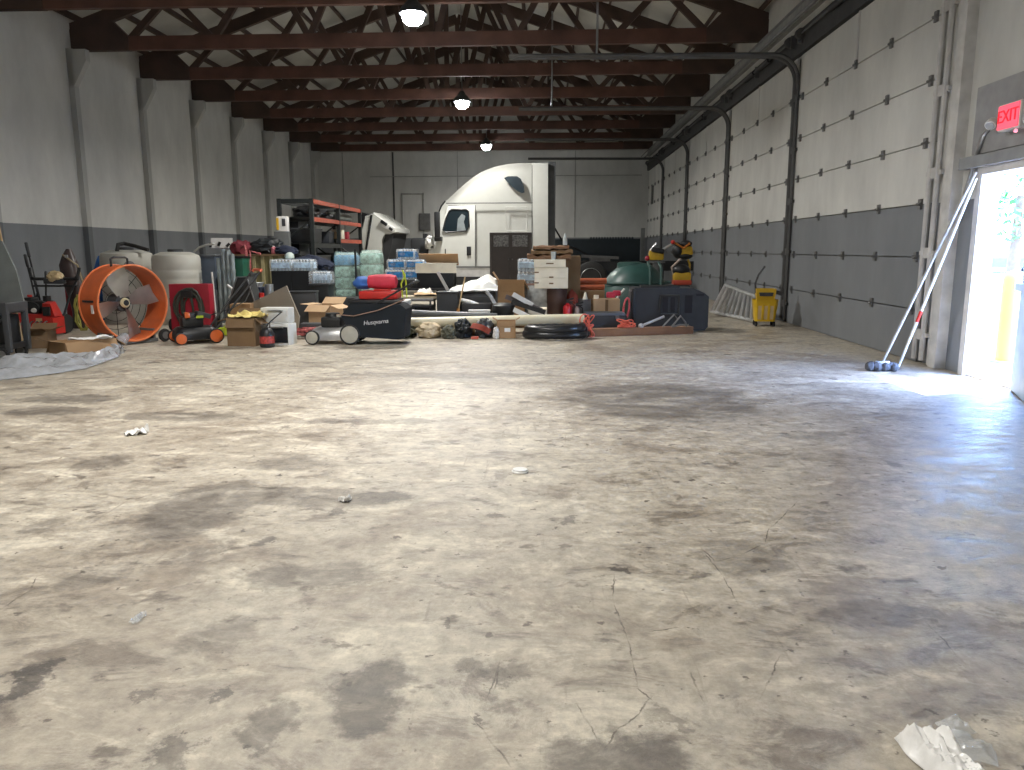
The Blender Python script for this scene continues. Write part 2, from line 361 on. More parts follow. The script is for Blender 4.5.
# ---------------- overhead doors of the right wall
doorm = two_tone('door paint'); trackm = mat('dark galvanised steel', (.10, .10, .10), .5, .4); trackw = mat('white painted steel', (.55, .54, .53), .5)
jz = [.0, .625, 1.25, 1.87, 2.57, 3.27, 3.97, 4.70]
TRK = [9.3, 14.6, 19.75, 25.2, 30.3, YB-.3]
hingem = MB().box((0, 0, 0), (.03, .07, .12)).cyl((-.02, -.04, 0), (-.02, .04, 0), .018, seg=8).mesh('hinge', dullsteel)
jm = mat('door joint', (.22, .22, .21), .6)
for d in range(5):
    y0, y1 = TRK[d]+.12, TRK[d+1]-.12; ym = (y0+y1)/2
    db = MB()
    for i in range(7): db.box((XR-.035, ym, (jz[i]+jz[i+1])/2), (.055, y1-y0, jz[i+1]-jz[i]-.014), bv=.004)
    dr = struct('door_%d' % (d+2), db, doorm)
    put('joint', MB().box((XR-.012, ym, 2.35), (.02, y1-y0, 4.66)), jm, dr, False)
    cols = [y0 + (y1-y0)*t for t in (.04, .27, .5, .73, .96)]
    for i in range(1, 7):
        for yy in cols: put('hinge', hingem, None, dr, False, (XR-.075, yy, jz[i]))
    put('stile', MB().box((XR-.066, y0+(y1-y0)*.5, 4.34), (.02, .05, .72)), trackw if d == 0 else doorm, dr, False)
    if d == 4:
        q0 = AX(654, 195, XR); put('light', MB().box((XR-.07, q0.y, q0.z), (.03, .55, .75), bv=.02), mat('dark door glass', (.02, .022, .025), .15), dr, False)
def track(y, m, inn, label):
    t = thing('door_track', label, 'door track', (XR, y, 0), 0, 'overhead door tracks')
    for s in (-.09, .09):
        tb = MB(); zt = 4.72
        pts = [(-.10, s, .05), (-.10, s, zt-.45)] + [(-.10-.45*(1-math.cos(a)), s, zt-.45+.45*math.sin(a)) for a in [k*PI/16 for k in range(1, 9)]] + [(-inn, s, zt+.03)]
        tb.tube(pts, .035, 8); put('rail', tb, m, t)
    for z in (.35, 1.3, 2.2, 3.1, 4.0):
        put('bracket', MB().box((-.06, 0, z), (.10, .34, .05)).box((-.1, 0, z), (.03, .2, .12)), m, t, False)
    return t
track(TRK[0], trackw, 1.0, 'white painted door track beside the open exit')
tl = ['dark overhead door track nearest to the yellow mop bucket', 'dark overhead door track above the far end of the ladder', 'dark overhead door track behind the yellow and black tools', 'dark overhead door track nearest the back wall']
for i, y in enumerate(TRK[1:5]): track(y, trackm, 5.2, tl[i])
for i, (px, py0, Y) in enumerate(((597, 47, 14.6), (552, 80, 19.75))):
    a = A(px, py0, Y); one('hanger_rod', ['thin pale rod hanging from the roof to the nearest door track', 'thin rod hanging from the roof to the second door track'][i], 'hanger rod', MB().cyl((0, 0, 0), (0, 0, 7.6-a.z), .02, seg=8), steel, (a.x, Y, 4.78))
# header, spring shaft and drums above the doors
struct('trim_%d' % n, MB().box((XR-.05, (9.3+YB)/2, 4.93), (.10, YB-9.3, .40)), mat('dark header', (.05, .05, .05), .7)); n += 1
struct('trim_%d' % n, MB().box((XR-.05, (YF+YB)/2, 5.45), (.10, YB-YF, .24)), mat('grey header', (.30, .30, .28), .7)); n += 1
for d in range(5):
    y0, y1 = TRK[d]+.2, TRK[d+1]-.2
    t = thing('spring_shaft', 'dark spring shaft over the overhead door, ' + ['nearest the exit', 'second from the exit', 'third from the exit', 'fourth from the exit', 'nearest the back wall'][d], 'door spring shaft', (XR-.17, 0, 5.0), 0, 'door spring shafts')
    put('shaft', MB().cyl((0, y0, 0), (0, y1, 0), .018, seg=8), trackm, t)
    for yy in ((y0+y1)/2-1.0, (y0+y1)/2+.1): put('spring', MB().cyl((0, yy, 0), (0, yy+.85, 0), .05, seg=12), black, t)
    for yy in (y0+.1, y1-.1): put('drum', MB().lathe([(.05, -.05), (.09, -.04), (.06, 0), (.09, .04), (.05, .05)], 14, (0, yy, 0), (0, 1, 0)), trackm, t)
    for yy in (y0, (y0+y1)/2, y1): put('mount', MB().box((.08, yy, -.02), (.18, .05, .22)), trackm, t, False)
one('conduit', 'long pale conduit running above the overhead doors', 'conduit', MB().cyl((XR-.3, 8, 5.22), (XR-.3, YB-.5, 5.22), .03, seg=8).cyl((XR-.42, 8, 5.28), (XR-.42, YB-.5, 5.28), .02, seg=8), dullsteel)
# ---------------- the exit
jam = mat('white door frame', (.62, .60, .58), .5); dg = mat('grey door paint', (.30, .32, .34), .5)
f = MB()
f.box((XR+.04, DY1+.05, DZ/2), (.19, .10, DZ)); f.box((XR+.04, DY0-.04, DZ/2), (.19, .08, DZ)); f.box((XR+.04, (DY0+DY1)/2, DZ+.05), (.19, DY1-DY0+.18, .10)); f.box((XR+.06, (DY0+DY1)/2, .012), (.16, DY1-DY0, .024))
struct('trim_%d' % n, f, jam); n += 1
lf = struct('door_1', MB().box((0, -.45, DZ/2), (.045, .9, DZ-.04)), mat('blue grey door', (.33, .42, .52), .45)); lf.location = (XR-.05, DY0-.02, .0); lf.rotation_euler = (0, 0, -.38)
put('push_bar', MB().box((-.06, -.45, 1.0), (.06, .7, .07)), steel, lf)
struct('trim_%d' % n, MB().box((XR-.06, 8.93, 2.78), (.12, .16, 5.55)), mat('pale column', (.58, .57, .55), .5)); n += 1
struct('trim_%d' % n, MB().box((XR-.035, 9.1, 2.78), (.07, .1, 5.55)), mat('pale column', (.58, .57, .55), .5)); n += 1
struct('trim_%d' % n, MB().box((XR-.05, 8.15, DZ+.14), (.10, 1.25, .12)), mat('grey lintel', (.28, .29, .30), .6)); n += 1
struct('trim_%d' % n, MB().box((XR-.02, 8.1, DZ+.56), (.04, 1.1, .68)), mat('grey panel', (.33, .33, .34), .6)); n += 1
# ================================================================== exit sign, conduit, poles
q = AX(1010, 116, XR-.13); sx = q.y
t = thing('exit_sign', 'lit red EXIT sign on the wall above the open doorway', 'exit sign', (XR-.10, q.y, q.z), 0)
put('housing', MB().box((.03, 0, 0), (.14, .36, .25), bv=.012), white, t, False)
put('face', MB().box((-.045, 0, 0), (.012, .33, .22)), mat('lit pink face', (.5, .05, .08), .4, var=0, emit=(1.0, .10, .16), es=1.1), t, False)
put('lettering', text_mesh('EXIT', .165, mat('lit red letters', (.5, .0, .01), .4, var=0, emit=(1.0, .0, .015), es=.9)), None, t, False, (-.053, 0, 0), (PI/2, 0, -PI/2))
put('test_light', MB().ball((-.02, -.10, -.15), .018, 2), mat('pink indicator', (.6, .2, .25), .4, var=0, emit=(1, .3, .4), es=1.5), t)
for i, (px, py, lab) in enumerate(((992, 123, 'white emergency lamp head on the far side of the exit sign'), (1031, 117, 'white emergency lamp head on the near side of the exit sign'))):
    a = AX(px, py, XR-.12)
    e = thing('emergency_lamp', lab, 'emergency light', (XR-.12, a.y, a.z))
    put('lamp_head', MB().lathe([(.02, -.05), (.045, -.03), (.055, .04), (.05, .05)], 16, (0, 0, 0), (-.6, -.5, -.6)), white, e)
    put('lens', MB().lathe([(.045, .0), (.035, .01)], 16, Vector((-.6, -.5, -.6)).normalized()*.047, (-.6, -.5, -.6)), mat('lamp lens', (.35, .37, .38), .15), e)
    put('arm', MB().cyl((0, 0, 0), (.12, 0, .03), .02, seg=8), white, e)
a = [AX(x, y, XR-.06) for x, y in ((998, 124), (990, 127), (984, 134), (978, 150), (972, 170), (966, 190), (960, 215))]
one('conduit', 'curved grey conduit bending down the wall from the exit sign', 'conduit', MB().tube(a, .022, 8), steel)
a0 = AX(1014, 60, XR); one('cable', 'thin black cable hanging down the wall to the exit sign', 'cable', MB().tube([(XR-.02, a0.y, 5.3), (XR-.03, a0.y-.01, 4.2), (XR-.02, sx-.12, q.z+.14)], .011, 6), black)
for i, (y, z) in enumerate(((8.62, 4.6), )):
    one('wall_bracket', 'small bracket lamp high on the wall above the exit', 'bracket', MB().box((-.05, 0, 0), (.1, .1, .06)).cyl((-.1, 0, 0), (-.18, 0, -.03), .04, seg=10), white, (XR, y, z))
# dust mop and bare pole leaning across the corner
b0, b1 = F(881, 371), AX(976, 172, XR-.10); v = (b1-b0)
t = thing('dust_mop', 'long handled grey dust mop leaning against the wall by the exit', 'mop', b0)
put('handle', MB().cyl((0, 0, .08), v, .015, seg=10), mat('pale grey metal', (.42, .42, .43), .4, .3), t)
mh = MB()
for k in range(9): mh.ball((-.13+.032*k, .02*math.sin(k*2.1), .05), (.045, .07, .055), 2, .25, 3, k, 0.0)
put('mop_head', mh, mat('dirty grey mop yarn', (.09, .095, .11), .95, scale=40, bump=.6), t)
put('clamp', MB().box((0, 0, .09), (.16, .05, .05), bv=.01), steel, t)
c0, c1 = F(897, 370), AX(976, 178, XR-.16)
t = thing('bare_pole', 'white pole with a red band leaning beside the dust mop', 'pole', c0)
v = c1-c0; put('shaft', MB().cyl((0, 0, 0), v, .016, seg=10), white, t); put('band', MB().cyl(v*.27, v*.33, .0175, seg=10), red, t)
put('tip', MB().cyl((0, 0, 0), v*.02, .02, seg=10), dullsteel, t)
# ================================================================== outdoors, seen through the exit
struct('ground', MB().box((44.66, 20, -.12), (80.0, 120, .2)), mat('pale concrete yard', (.55, .54, .52), .8, scale=1.5))
t = thing('bollard', 'yellow bollard standing outside the open exit', 'bollard', (5.62, 9.55, -.02))
put('post', MB().lathe([(.12, 0), (.12, 1.0), (.11, 1.05), (.075, 1.09), (.0, 1.11)], 20), mat('bollard yellow', (.80, .60, .02), .5), t)
put('base', MB().lathe([(.17, 0), (.17, .02), (.12, .025)], 20), dullsteel, t)
leafm = mat('sunlit leaves', (.10, .30, .06), .7, var=.5, scale=3)
def tree(name, x, y, z, r, label):
    t = thing(name, label, 'tree', (x, y, -.02), 0, 'trees outside the exit')
    put('trunk', MB().lathe([(.25, 0), (.17, z*.5), (.12, z)], 12), mat('bark', (.12, .08, .05), .9), t)
    f = MB(); rnd = random.Random(int(x*10))
    for k in range(900):
        d = Vector((rnd.gauss(0, 1), rnd.gauss(0, 1), rnd.gauss(0, 1))).normalized()*r*rnd.uniform(.45, 1.05); d.z *= .8
        p = Vector((0, 0, z+.3)) + d; a = Vector((rnd.uniform(-1, 1), rnd.uniform(-1, 1), rnd.uniform(-1, 1))).normalized(); c = a.orthogonal().normalized(); s = rnd.uniform(.14, .28)
        vs = [f.b.verts.new(p+a*s), f.b.verts.new(p+c*s*.5), f.b.verts.new(p-a*s), f.b.verts.new(p-c*s*.5)]; f.b.faces.new(vs)
    put('foliage', f, leafm, t, False)
a = A(1004, 195, 30.); tree('leafy_tree', a.x+.6, 30, a.z, 2.7, 'leafy green tree outside the open exit')
t = thing('parked_car', 'dark parked car in the sunlit yard beyond the exit', 'car', (A(1004, 250, 46).x, 46, -.02), 1.2)
put('body', MB().prism([(-2.1, .3), (2.1, .3), (2.15, .8), (1.3, .92), (.7, 1.4), (-.9, 1.42), (-1.6, .95), (-2.1, .85)], 1.7, (0, -.85, 0)), mat('dark car paint', (.05, .06, .09), .3), t, False)
for x in (-1.3, 1.3):
    for y in (-.85, .85): put('wheel', MB().lathe([(.1, -.1), (.32, -.1), (.32, .1), (.1, .1)], 18, (x, y, .32), (0, 1, 0)), rubber, t)
# ================================================================== lamps
lens = mat('lamp lens lit', (1, 1, 1), .4, var=0, emit=(.92, .97, 1.0), es=90)
for i, y in enumerate((-1.8, 6.2, 14.02, 22.0, 30.9)):
    if i < 2: lab = ['high bay lamp behind the camera', 'high bay lamp above the front of the floor'][i]
    else: lab = 'bright round high bay lamp, ' + ['largest and nearest of the three lit', 'middle one of the three lit', 'farthest one, above the truck roof'][i-2]
    t = thing('high_bay_lamp', lab, 'ceiling lamp', (-2.28, y, 5.33), 0, 'high bay lamps')
    put('housing', MB().lathe([(.06, .28), (.10, .20), (.20, .10), (.24, .03), (.24, 0), (.22, .0), (.2, .02)], 28), darkgrey, t)
    put('lens', MB().lathe([(.19, .012), (.19, -.05), (.165, -.12), (.10, -.17), (.0, -.185)], 28), lens, t)
    put('rod', MB().cyl((0, 0, .28), (0, 0, 3.22), .012, seg=8), steel, t)
    ld = bpy.data.lights.new('high_bay_light', 'AREA'); ld.shape = 'DISK'; ld.size = .42; ld.energy = LAMP_W if y < 30 else 130.0; ld.color = (1.0, .965, .90)
    lo = bpy.data.objects.new('high_bay_light', ld); COL.objects.link(lo); ld.spread = math.radians(165); lo.location = (-2.28, y, 5.10)
sd = bpy.data.lights.new('sun', 'SUN'); sd.energy = SUN_W; sd.angle = .01; sd.color = (1, .97, .9)
so = bpy.data.objects.new('sun', sd); COL.objects.link(so); so.rotation_euler = Vector((-.62, -.18, -1.15)).to_track_quat('-Z', 'Y').to_euler()
w = bpy.data.worlds.new('World'); SC.world = w; w.use_nodes = True; bg = w.node_tree.nodes['Background']
sky = w.node_tree.nodes.new('ShaderNodeTexSky'); sky.sky_type = 'NISHITA'; sky.sun_disc = False; sky.sun_elevation = math.radians(58); sky.sun_rotation = math.radians(100)
tn = w.node_tree.nodes.new('ShaderNodeMix'); tn.data_type = 'RGBA'; tn.blend_type = 'MULTIPLY'; tn.inputs['Factor'].default_value = 1; tn.inputs['B'].default_value = (.62, .80, 1.15, 1)
w.node_tree.links.new(sky.outputs[0], tn.inputs['A']); w.node_tree.links.new(tn.outputs['Result'], bg.inputs['Color']); bg.inputs['Strength'].default_value = SKY_W
# ================================================================== litter on the floor
def scrap(name, lab, cat, p, sx_, sy, m, seed, h=.03, rz=0.0):
    rnd = random.Random(seed)
    def fn(u, v):
        x, y = (u-.5)*sx_, (v-.5)*sy; r = 1+.25*noise.noise(Vector((u*3, v*3, seed)))
        return (x*r, y*r*(1-.35*abs(u-.5)), .006+h*abs(noise.noise(Vector((u*4.3, v*4.3, seed+.5)))))
    return one(name, lab, cat, MB().sheet(fn, 14, 12, .004), m, p, rz)
scrap('paper_scrap', 'crumpled white paper scrap on the floor before the plastic sheeting', 'scrap', F(137, 434), .15, .13, paper, 3, .07, .4)
scrap('paper_scrap', 'tiny white paper scrap lying on a dark floor stain', 'scrap', F(345, 501), .06, .06, paper, 9, .04)
scrap('plastic_scrap', 'thin clear plastic scrap flat on the pale floor', 'scrap', F(138, 620), .035, .075, film, 5, .02)
one('paper_disc', 'round white cup lid lying alone on the floor', 'lid', MB().lathe([(.0, .0), (.05, .0), (.052, .008), (.046, .012), (.044, .02), (.0, .02)], 24), white, F(520, 472))
def bagfn(w_, d_, h, seed):
    def fn(u, v):
        r = 1+.25*noise.noise(Vector((u*2.2, v*2.2, seed))); e = min(1, 5*min(u, 1-u, v, 1-v))
        z = h*e*(.45+.55*abs(noise.noise(Vector((u*3.1, v*3.1, seed+3))))*1.6 + .35*abs(noise.noise(Vector((u*9, v*9, seed)))))
        return ((u-.5)*w_*r, (v-.5)*d_*r, .008+z)
    return fn
one('plastic_bag', 'crumpled white plastic bag on the floor nearest the camera', 'plastic bag', MB().sheet(bagfn(.13, .24, .07, 2.0), 26, 30, .003), mat('white plastic film', (.88, .87, .85), .25, alpha=.93, bump=.7, scale=14), F(943, 766), .15)
one('plastic_bag', 'thin clear plastic bag spread beside the crumpled white one', 'plastic bag', MB().sheet(bagfn(.15, .10, .03, 8.0), 22, 18, .003), film, F(962, 750), -.35)
one('plastic_scrap', 'small clear plastic scrap beyond the crumpled white bag', 'scrap', MB().sheet(bagfn(.08, .07, .025, 12.0), 14, 12, .003), film, F(955, 730), .3)
# ================================================================== left cluster
def carton(name, lab, p, w_, d_, h, m, rz=0.0, flaps=True, group=None, z=0.0, inner=None, tape=False, fa=(.5, .9, 1.2, .7)):
    t = thing(name, lab, 'box', (p[0], p[1], z), rz, group); th = .008
    b = MB(); b.box((0, -d_/2+th/2, h/2), (w_, th, h)); b.box((0, d_/2-th/2, h/2), (w_, th, h)); b.box((-w_/2+th/2, 0, h/2), (th, d_-2*th, h)); b.box((w_/2-th/2, 0, h/2), (th, d_-2*th, h)); b.box((0, 0, th/2), (w_-2*th, d_-2*th, th))
    put('body', b, m, t, False)
    if flaps:
        fl_ = d_*.42
        for (sx, sy, an) in ((0, -1, fa[0]), (0, 1, fa[1]), (-1, 0, fa[2]), (1, 0, fa[3])):
            L_ = fl_ if sx == 0 else min(fl_, w_*.45)
            g = MB(); g.box(((0, 0, L_/2)), (w_-.01 if sx == 0 else th*.8, d_-.02 if sx else th*.8, L_))
            o = put('flap', g, m, t, False, (sx*(w_/2-th/2), sy*(d_/2-th/2), h+.001), (-sy*an if sx == 0 else 0, sx*an, 0))
    else: put('lid', MB().box((0, 0, h+.004), (w_, d_, .008)), m, t, False)
    if tape: put('tape', MB().box((0, -d_/2-.002, h*.5), (.05, .003, h)), cardd, t, False)
    return t
# plastic sheeting
FRONT = [(-5.95, 7.55), (-5.55, 8.0), (-5.30, 8.55), (-5.38, 9.15), (-5.52, 9.75), (-5.72, 10.25)]
BACK = [(-7.0, 8.75), (-6.55, 8.85), (-6.10, 9.02), (-5.78, 9.35), (-5.70, 9.85), (-5.86, 10.30)]
def pl(P, u):
    k = min(len(P)-2, int(u*(len(P)-1))); f = u*(len(P)-1)-k; return P[k][0]*(1-f)+P[k+1][0]*f, P[k][1]*(1-f)+P[k+1][1]*f
def shf(u, v):
    (x0, y0), (x1, y1) = pl(FRONT, u), pl(BACK, u); e = min(1, 7*min(u, 1-u, v, 1-v))
    z = .012 + e*(.06*math.sin(v*7+u*5)**2 + .12*abs(noise.noise(Vector((u*6, v*3, 1.1)))) + .06*abs(noise.noise(Vector((u*16, v*7, 4.)))))
    w_ = .04*noise.noise(Vector((u*9, v*5, 7))); return (x0+(x1-x0)*v+w_, y0+(y1-y0)*v+w_, z)
shm = mat('silvery film', (.42, .43, .45), .14, alpha=.72, bump=.9, scale=9)
sho = one('plastic_sheeting', 'heap of silvery clear plastic sheeting spread flat on the floor', 'plastic sheeting', MB().sheet(shf, 60, 22, .004), shm)
put('rolled_end', MB().tube([(-5.66, 9.80, .08), (-5.74, 10.05, .10), (-5.82, 10.3, .13), (-5.88, 10.5, .15)], [.07, .07, .075, .07], 12), shm, sho)
# low open cartons
p = F(60, 361); t = carton('cardboard_box', 'low open cardboard box behind the plastic sheeting with white paper on it', (p.x+.02, p.y+.48, 0), .66, .42, .21, card, 1.02, True, fa=(2.75, 2.6, 1.3, 2.2))
scrap('foam_sheet', 'white foam sheet lying on the low open cardboard box', 'foam sheet', Vector((p.x+.16, p.y+.42, .225)), .50, .20, paper, 21, .05, .55)
p2 = A(30, 350, 10.3); carton('cardboard_box', 'small cardboard box squeezed between the grey cart and the low open box', (p2.x-.05, 10.6, 0), .34, .30, .24, cardd, .2, True, fa=(1.2, .9, 1.6, 1.2))
# grey utility cart
p = F(22, 362); t = thing('utility_cart', 'grey wheeled utility cart cut by the left edge of the photo', 'cart', (p.x-.50, p.y+.28, 0), .08)
W_, D_ = .60, .46
put('tray', MB().loft([[(-W_/2*k, -D_/2*k, z), (W_/2*k, -D_/2*k, z), (W_/2*k, D_/2*k, z), (-W_/2*k, D_/2*k, z)] for k, z in ((.92, .58), (1, .60), (1.02, .71), (1.0, .72), (.93, .715), (.9, .62))]), darkgrey, t, False)
put('shelf', MB().box((0, 0, .17), (W_*.94, D_*.94, .07), bv=.015), black, t)
for sx in (-1, 1):
    for sy in (-1, 1): put('post', MB().box((sx*W_*.45, sy*D_*.43, .36), (.07, .06, .52), bv=.012), darkgrey, t)
put('cabinet', MB().box((-.02, .02, .38), (W_*.78, D_*.7, .36), bv=.02), black, t)
put('brace', MB().cyl((-W_*.4, -D_*.46, .22), (W_*.4, -D_*.46, .52), .014, seg=8), darkgrey, t)
for sx in (-1, 1):
    for sy in (-1, 1):
        w = put('wheel', MB().lathe([(.03, -.022), (.075, -.022), (.08, 0), (.075, .022), (.03, .022)], 18, (sx*.2, sy*.2-.03, .081), (0, 1, 0)), rubber, t)
        put('hub', MB().lathe([(.0, -.02), (.05, -.02), (.05, .02), (.0, .02)], 14, (sx*.2, sy*.2-.04, .081), (0, 1, 0)), dullsteel, w)
put('back_panel', MB().prism([(-.30, 0), (.30, 0), (.22, .40), (.06, .78), (-.30, .84)], .03), mat('grey panel plastic', (.13, .145, .14), .55), t, False, (0, D_*.35, .70), (-.12, 0, 0))
one('fuel_can', 'red plastic fuel can standing in the grey utility cart', 'fuel can', MB().box((0, 0, .12), (.18, .15, .24), bv=.03).cyl((0, 0, .24), (.06, 0, .31), .025, seg=10), red, (p.x-.56, p.y+.22, .626))
q0 = F(22, 345); a = A(14, 300, 10.3); b = A(0, 232, 10.6)
v = (b-a); a = a - v*(a.z/v.z); b = b + v*.25
one('broom_pole', 'tan wooden broom handle leaning beyond the grey cart', 'broom handle', MB().cyl((0, 0, 0), b-a, .014, seg=10), mat('tan wood', (.42, .29, .15), .6), a)
# snow blower
Y = 12.2; cx, w_, zt = span(18, 72, 285, Y); s = .0158
cx -= .09
t = thing('snow_blower', 'red snow blower with black engine and handlebars beside the brown bag', 'snow blower', (cx, Y, 0), 0); t.scale = (1, 1, .88)
au = MB(); au.prism([(-.36, .04), (.36, .04), (.36, .34), (.22, .40), (-.30, .42), (-.36, .36)], .30, (0, -.28, 0)); put('auger_housing', au, red, t, False, (-.02, 0, 0))
put('auger', MB().tube([(-.3+.006*k, -.30+.10*math.cos(k*.5), .18+.10*math.sin(k*.5)) for k in range(100)], .012, 6), dullsteel, t)
put('data_label', MB().box((.12, -.285, .30), (.10, .004, .07)), mat('tan sticker', (.6, .45, .25), .6), t, False)
put('skid_blade', MB().box((-.02, -.29, .045), (.74, .02, .05)), dullsteel, t, False)
ch = put('chute', MB().loft([[(.16, -.25, .36), (.36, -.25, .36), (.36, -.05, .36), (.16, -.05, .36)], [(.16, -.25, .44), (.34, -.25, .44), (.34, -.05, .44), (.16, -.05, .44)], [(.20, -.28, .60), (.32, -.28, .60), (.32, -.14, .63), (.20, -.14, .63)]]), red, t, False)
put('chute_hood', MB().box((.255, -.28, .46), (.12, .04, .16), bv=.01), black, ch)
en = put('engine', MB().box((-.04, .02, .50), (.34, .32, .26), bv=.04).cyl((-.04, -.16, .50), (-.04, -.20, .50), .12, seg=20).box((-.2, .04, .62), (.14, .2, .14), bv=.02).cyl((.1, 0, .6), (.1, 0, .72), .06, seg=14), black, t)
put('starter_cap', MB().lathe([(0, 0), (.045, 0), (.04, .02), (0, .022)], 16, (.0, -.20, .47), (0, -1, 0)), white, en)
put('fuel_cap', MB().cyl((-.17, -.02, .70), (-.17, -.02, .74), .035, seg=12), red, en)
for sx in (-1, 1):
    put('wheel', MB().lathe([(.08, -.05), (.17, -.05), (.19, 0), (.17, .05), (.08, .05)], 20, (sx*.24, .18, .19), (1, 0, 0)), rubber, t)
    put('handlebar', MB().tube([(sx*.26, .12, .30), (sx*.28, .35, .75), (sx*.36, .42, .98), (sx*.37, .42, 1.02), (sx*.38, .38, 1.06)], .018, 8), black, t)
    put('grip', MB().tube([(sx*.38, .40, 1.03), (sx*.40, .42, 1.10), (sx*.42, .44, 1.22)], .024, 8), black, t)
    put('bar_end', MB().cyl((sx*.12, .4, 1.01), (sx*.4, .42, 1.01), .03, seg=10), black, t)
put('crossbar', MB().cyl((-.37, .40, .88), (.37, .40, .88), .018, seg=8), black, t)
put('console', MB().box((.0, .40, .97), (.34, .10, .10), bv=.02), darkgrey, t)
put('control_lever', MB().cyl((-.34, .3, .55), (-.25, -.1, .42), .012, seg=8).ball((-.345, .3, .57), .03, 2), red, t)
one('work_glove', 'crumpled tan rag draped over the snow blower console', 'rag', MB().ball((0, 0, .03), (.14, .08, .09), 3, .4, 2.2, 4), mat('tan cloth', (.55, .42, .24), .9, bump=.4), (cx+.02, Y+.40, 1.02*.88))
for i, (x0, y0, x1, y1) in enumerate(((26, 243, 40, 300), (25, 255, 36, 300), (46, 272, 46, 300))):
    a = A(x0, y0, 13.6+.2*i); b = A(x1, y1, 13.2+.2*i); v = b-a; b = a + v*(-a.z/v.z)
    lab = ['tallest black rod leaning behind the snow blower', 'black rod with a grey sleeve leaning behind the snow blower', 'short upright rod with a knob behind the snow blower'][i]
    t2 = thing('leaning_rod', lab, 'rod', b); put('shaft', MB().cyl((0, 0, 0), a-b, .016, seg=8), black, t2); put('grip', MB().cyl((a-b)*.84, (a-b)*1.0, .026, seg=10), darkgrey, t2)
# tall brown padded bag
Y = 13.3; cx, w_, zt = span(62, 82, 249, Y)
rg = []
for k in range(11):
    z = zt*k/10; r = .19*(1-.15*abs(k-5)/5)*(1 if k < 9 else (.72 if k == 9 else .28)); xo = -.10*(k/10) + .05*math.sin(k*.6)
    rg.append([(xo+r*math.cos(q)*.95, r*math.sin(q)*.8, z) for q in [j*2*PI/16 for j in range(16)]])
t = thing('padded_bag', 'tall dark brown padded bag standing against the grey wall', 'bag', (cx+.05, Y, 0)); put('body', MB().loft(rg), mat('dark brown vinyl', (.045, .026, .024), .4, bump=.2), t)
put('strap', MB().tube([(-.14, -.14, zt*.93), (-.03, -.17, zt*.88), (.10, -.13, zt*.8), (.16, -.08, zt*.5), (.16, -.08, zt*.2)], .014, 6), mat('tan webbing', (.35, .28, .17), .8), t)
put('buckle', MB().box((-.06, -.165, zt*.91), (.05, .02, .05)), steel, t, False)
Y = 13.7; cx, w_, zt = span(71, 92, 285, Y)
t = thing('steel_cabinet', 'dark red steel cabinet half hidden behind the orange fan', 'cabinet', (cx, Y, 0)); put('body', MB().box((0, 0, zt/2), (w_, .4, zt), bv=.01), crimson, t); put('door', MB().box((0, -.205, zt/2), (w_*.9, .012, zt*.9)), crimson, t, False); put('handle', MB().box((w_*.3, -.22, zt*.6), (.02, .02, .12)), steel, t, False)
t = one('rope_bundle', 'yellow green rope coil hanging behind the orange fan', 'rope', MB().tube([(.10*math.cos(k*.45)+.03*math.sin(k), .02*math.sin(k*1.7), .33+.30*math.sin(k*.45)) for k in range(64)], .014, 6), mat('olive rope', (.35, .33, .08), .9), (A(82, 312, 12.6).x, 12.6, 0))
# fan
p = A(134, 307, 10.95); R_, D_ = .545, .43
t = thing('drum_fan', 'large orange drum fan with grey blades on a wheeled stand', 'fan', (p.x, p.y, 0), math.radians(63))   # local -y is the blowing side
zc = R_+.055
def ringp(r, y, seg=48): return [(r*math.cos(k*2*PI/seg), y, zc+r*math.sin(k*2*PI/seg)) for k in range(seg)]
dr = MB(); dr.loft([ringp(R_, 0), ringp(R_, D_), ringp(R_-.012, D_), ringp(R_-.012, 0)], closed=True); drum = put('drum', dr, mat('fan orange', (.62, .12, .025), .42, var=.15), t)
for y in (0, D_): put('rim', MB().tube(ringp(R_, y), .016, 8, True), mat('rim orange', (.75, .20, .07), .35), t)
put('side_slot', MB().box((-R_-.002, .22, zc+.05), (.02, .24, .03), bv=.006), black, drum); put('sticker', MB().box((-R_+.004, .14, zc-.06), (.012, .05, .12)), paper, drum, False)
gb = MB()
for r in (.16, .28, .40, .50): gb.tube(ringp(r, D_-.01, 32), .004, 5, True)
for k in range(8): q = k*PI/4; gb.cyl((.06*math.cos(q), D_-.01, zc+.06*math.sin(q)), (R_*math.cos(q), D_-.01, zc+R_*math.sin(q)), .005, seg=5)
put('back_guard', gb, black, t)
bladem = mat('fan blade metal', (.42, .42, .41), .32, .75, var=.15)
for k in range(4):
    b = MB(); rg = []
    for j in range(7):
        r = .08+(R_-.12)*j/6; wd = .07+.075*min(1, j/3.); tw = .85-.45*j/6
        rg.append([(r, sg*wd*math.sin(tw)*.9+h, sg*wd*math.cos(tw)) for sg, h in ((-1, 0), (0, .03), (1, 0), (1, .006), (0, .036), (-1, .006))])
    b.loft(rg); put('blade', b, bladem, t, True, (0, .20, zc), (0, -.25+k*PI/2, 0))
put('motor', MB().lathe([(.0, 0), (.12, 0), (.13, .03), (.13, .2), (.09, .23), (0, .23)], 24, (0, .24, zc), (0, 1, 0)), darkgrey, t)
put('motor_bracket', MB().box((0, .38, zc), (R_*1.96, .05, .06)), black, t, False)
hb = put('hub', MB().lathe([(.0, 0), (.06, .0), (.075, .03), (.06, .06), (0, .06)], 24, (0, .17, zc), (0, 1, 0)), mat('cream badge', (.62, .55, .35), .5), t); put('badge', MB().lathe([(0, 0), (.042, 0), (.042, .004), (0, .004)], 20, (0, .166, zc), (0, 1, 0)), black, hb)
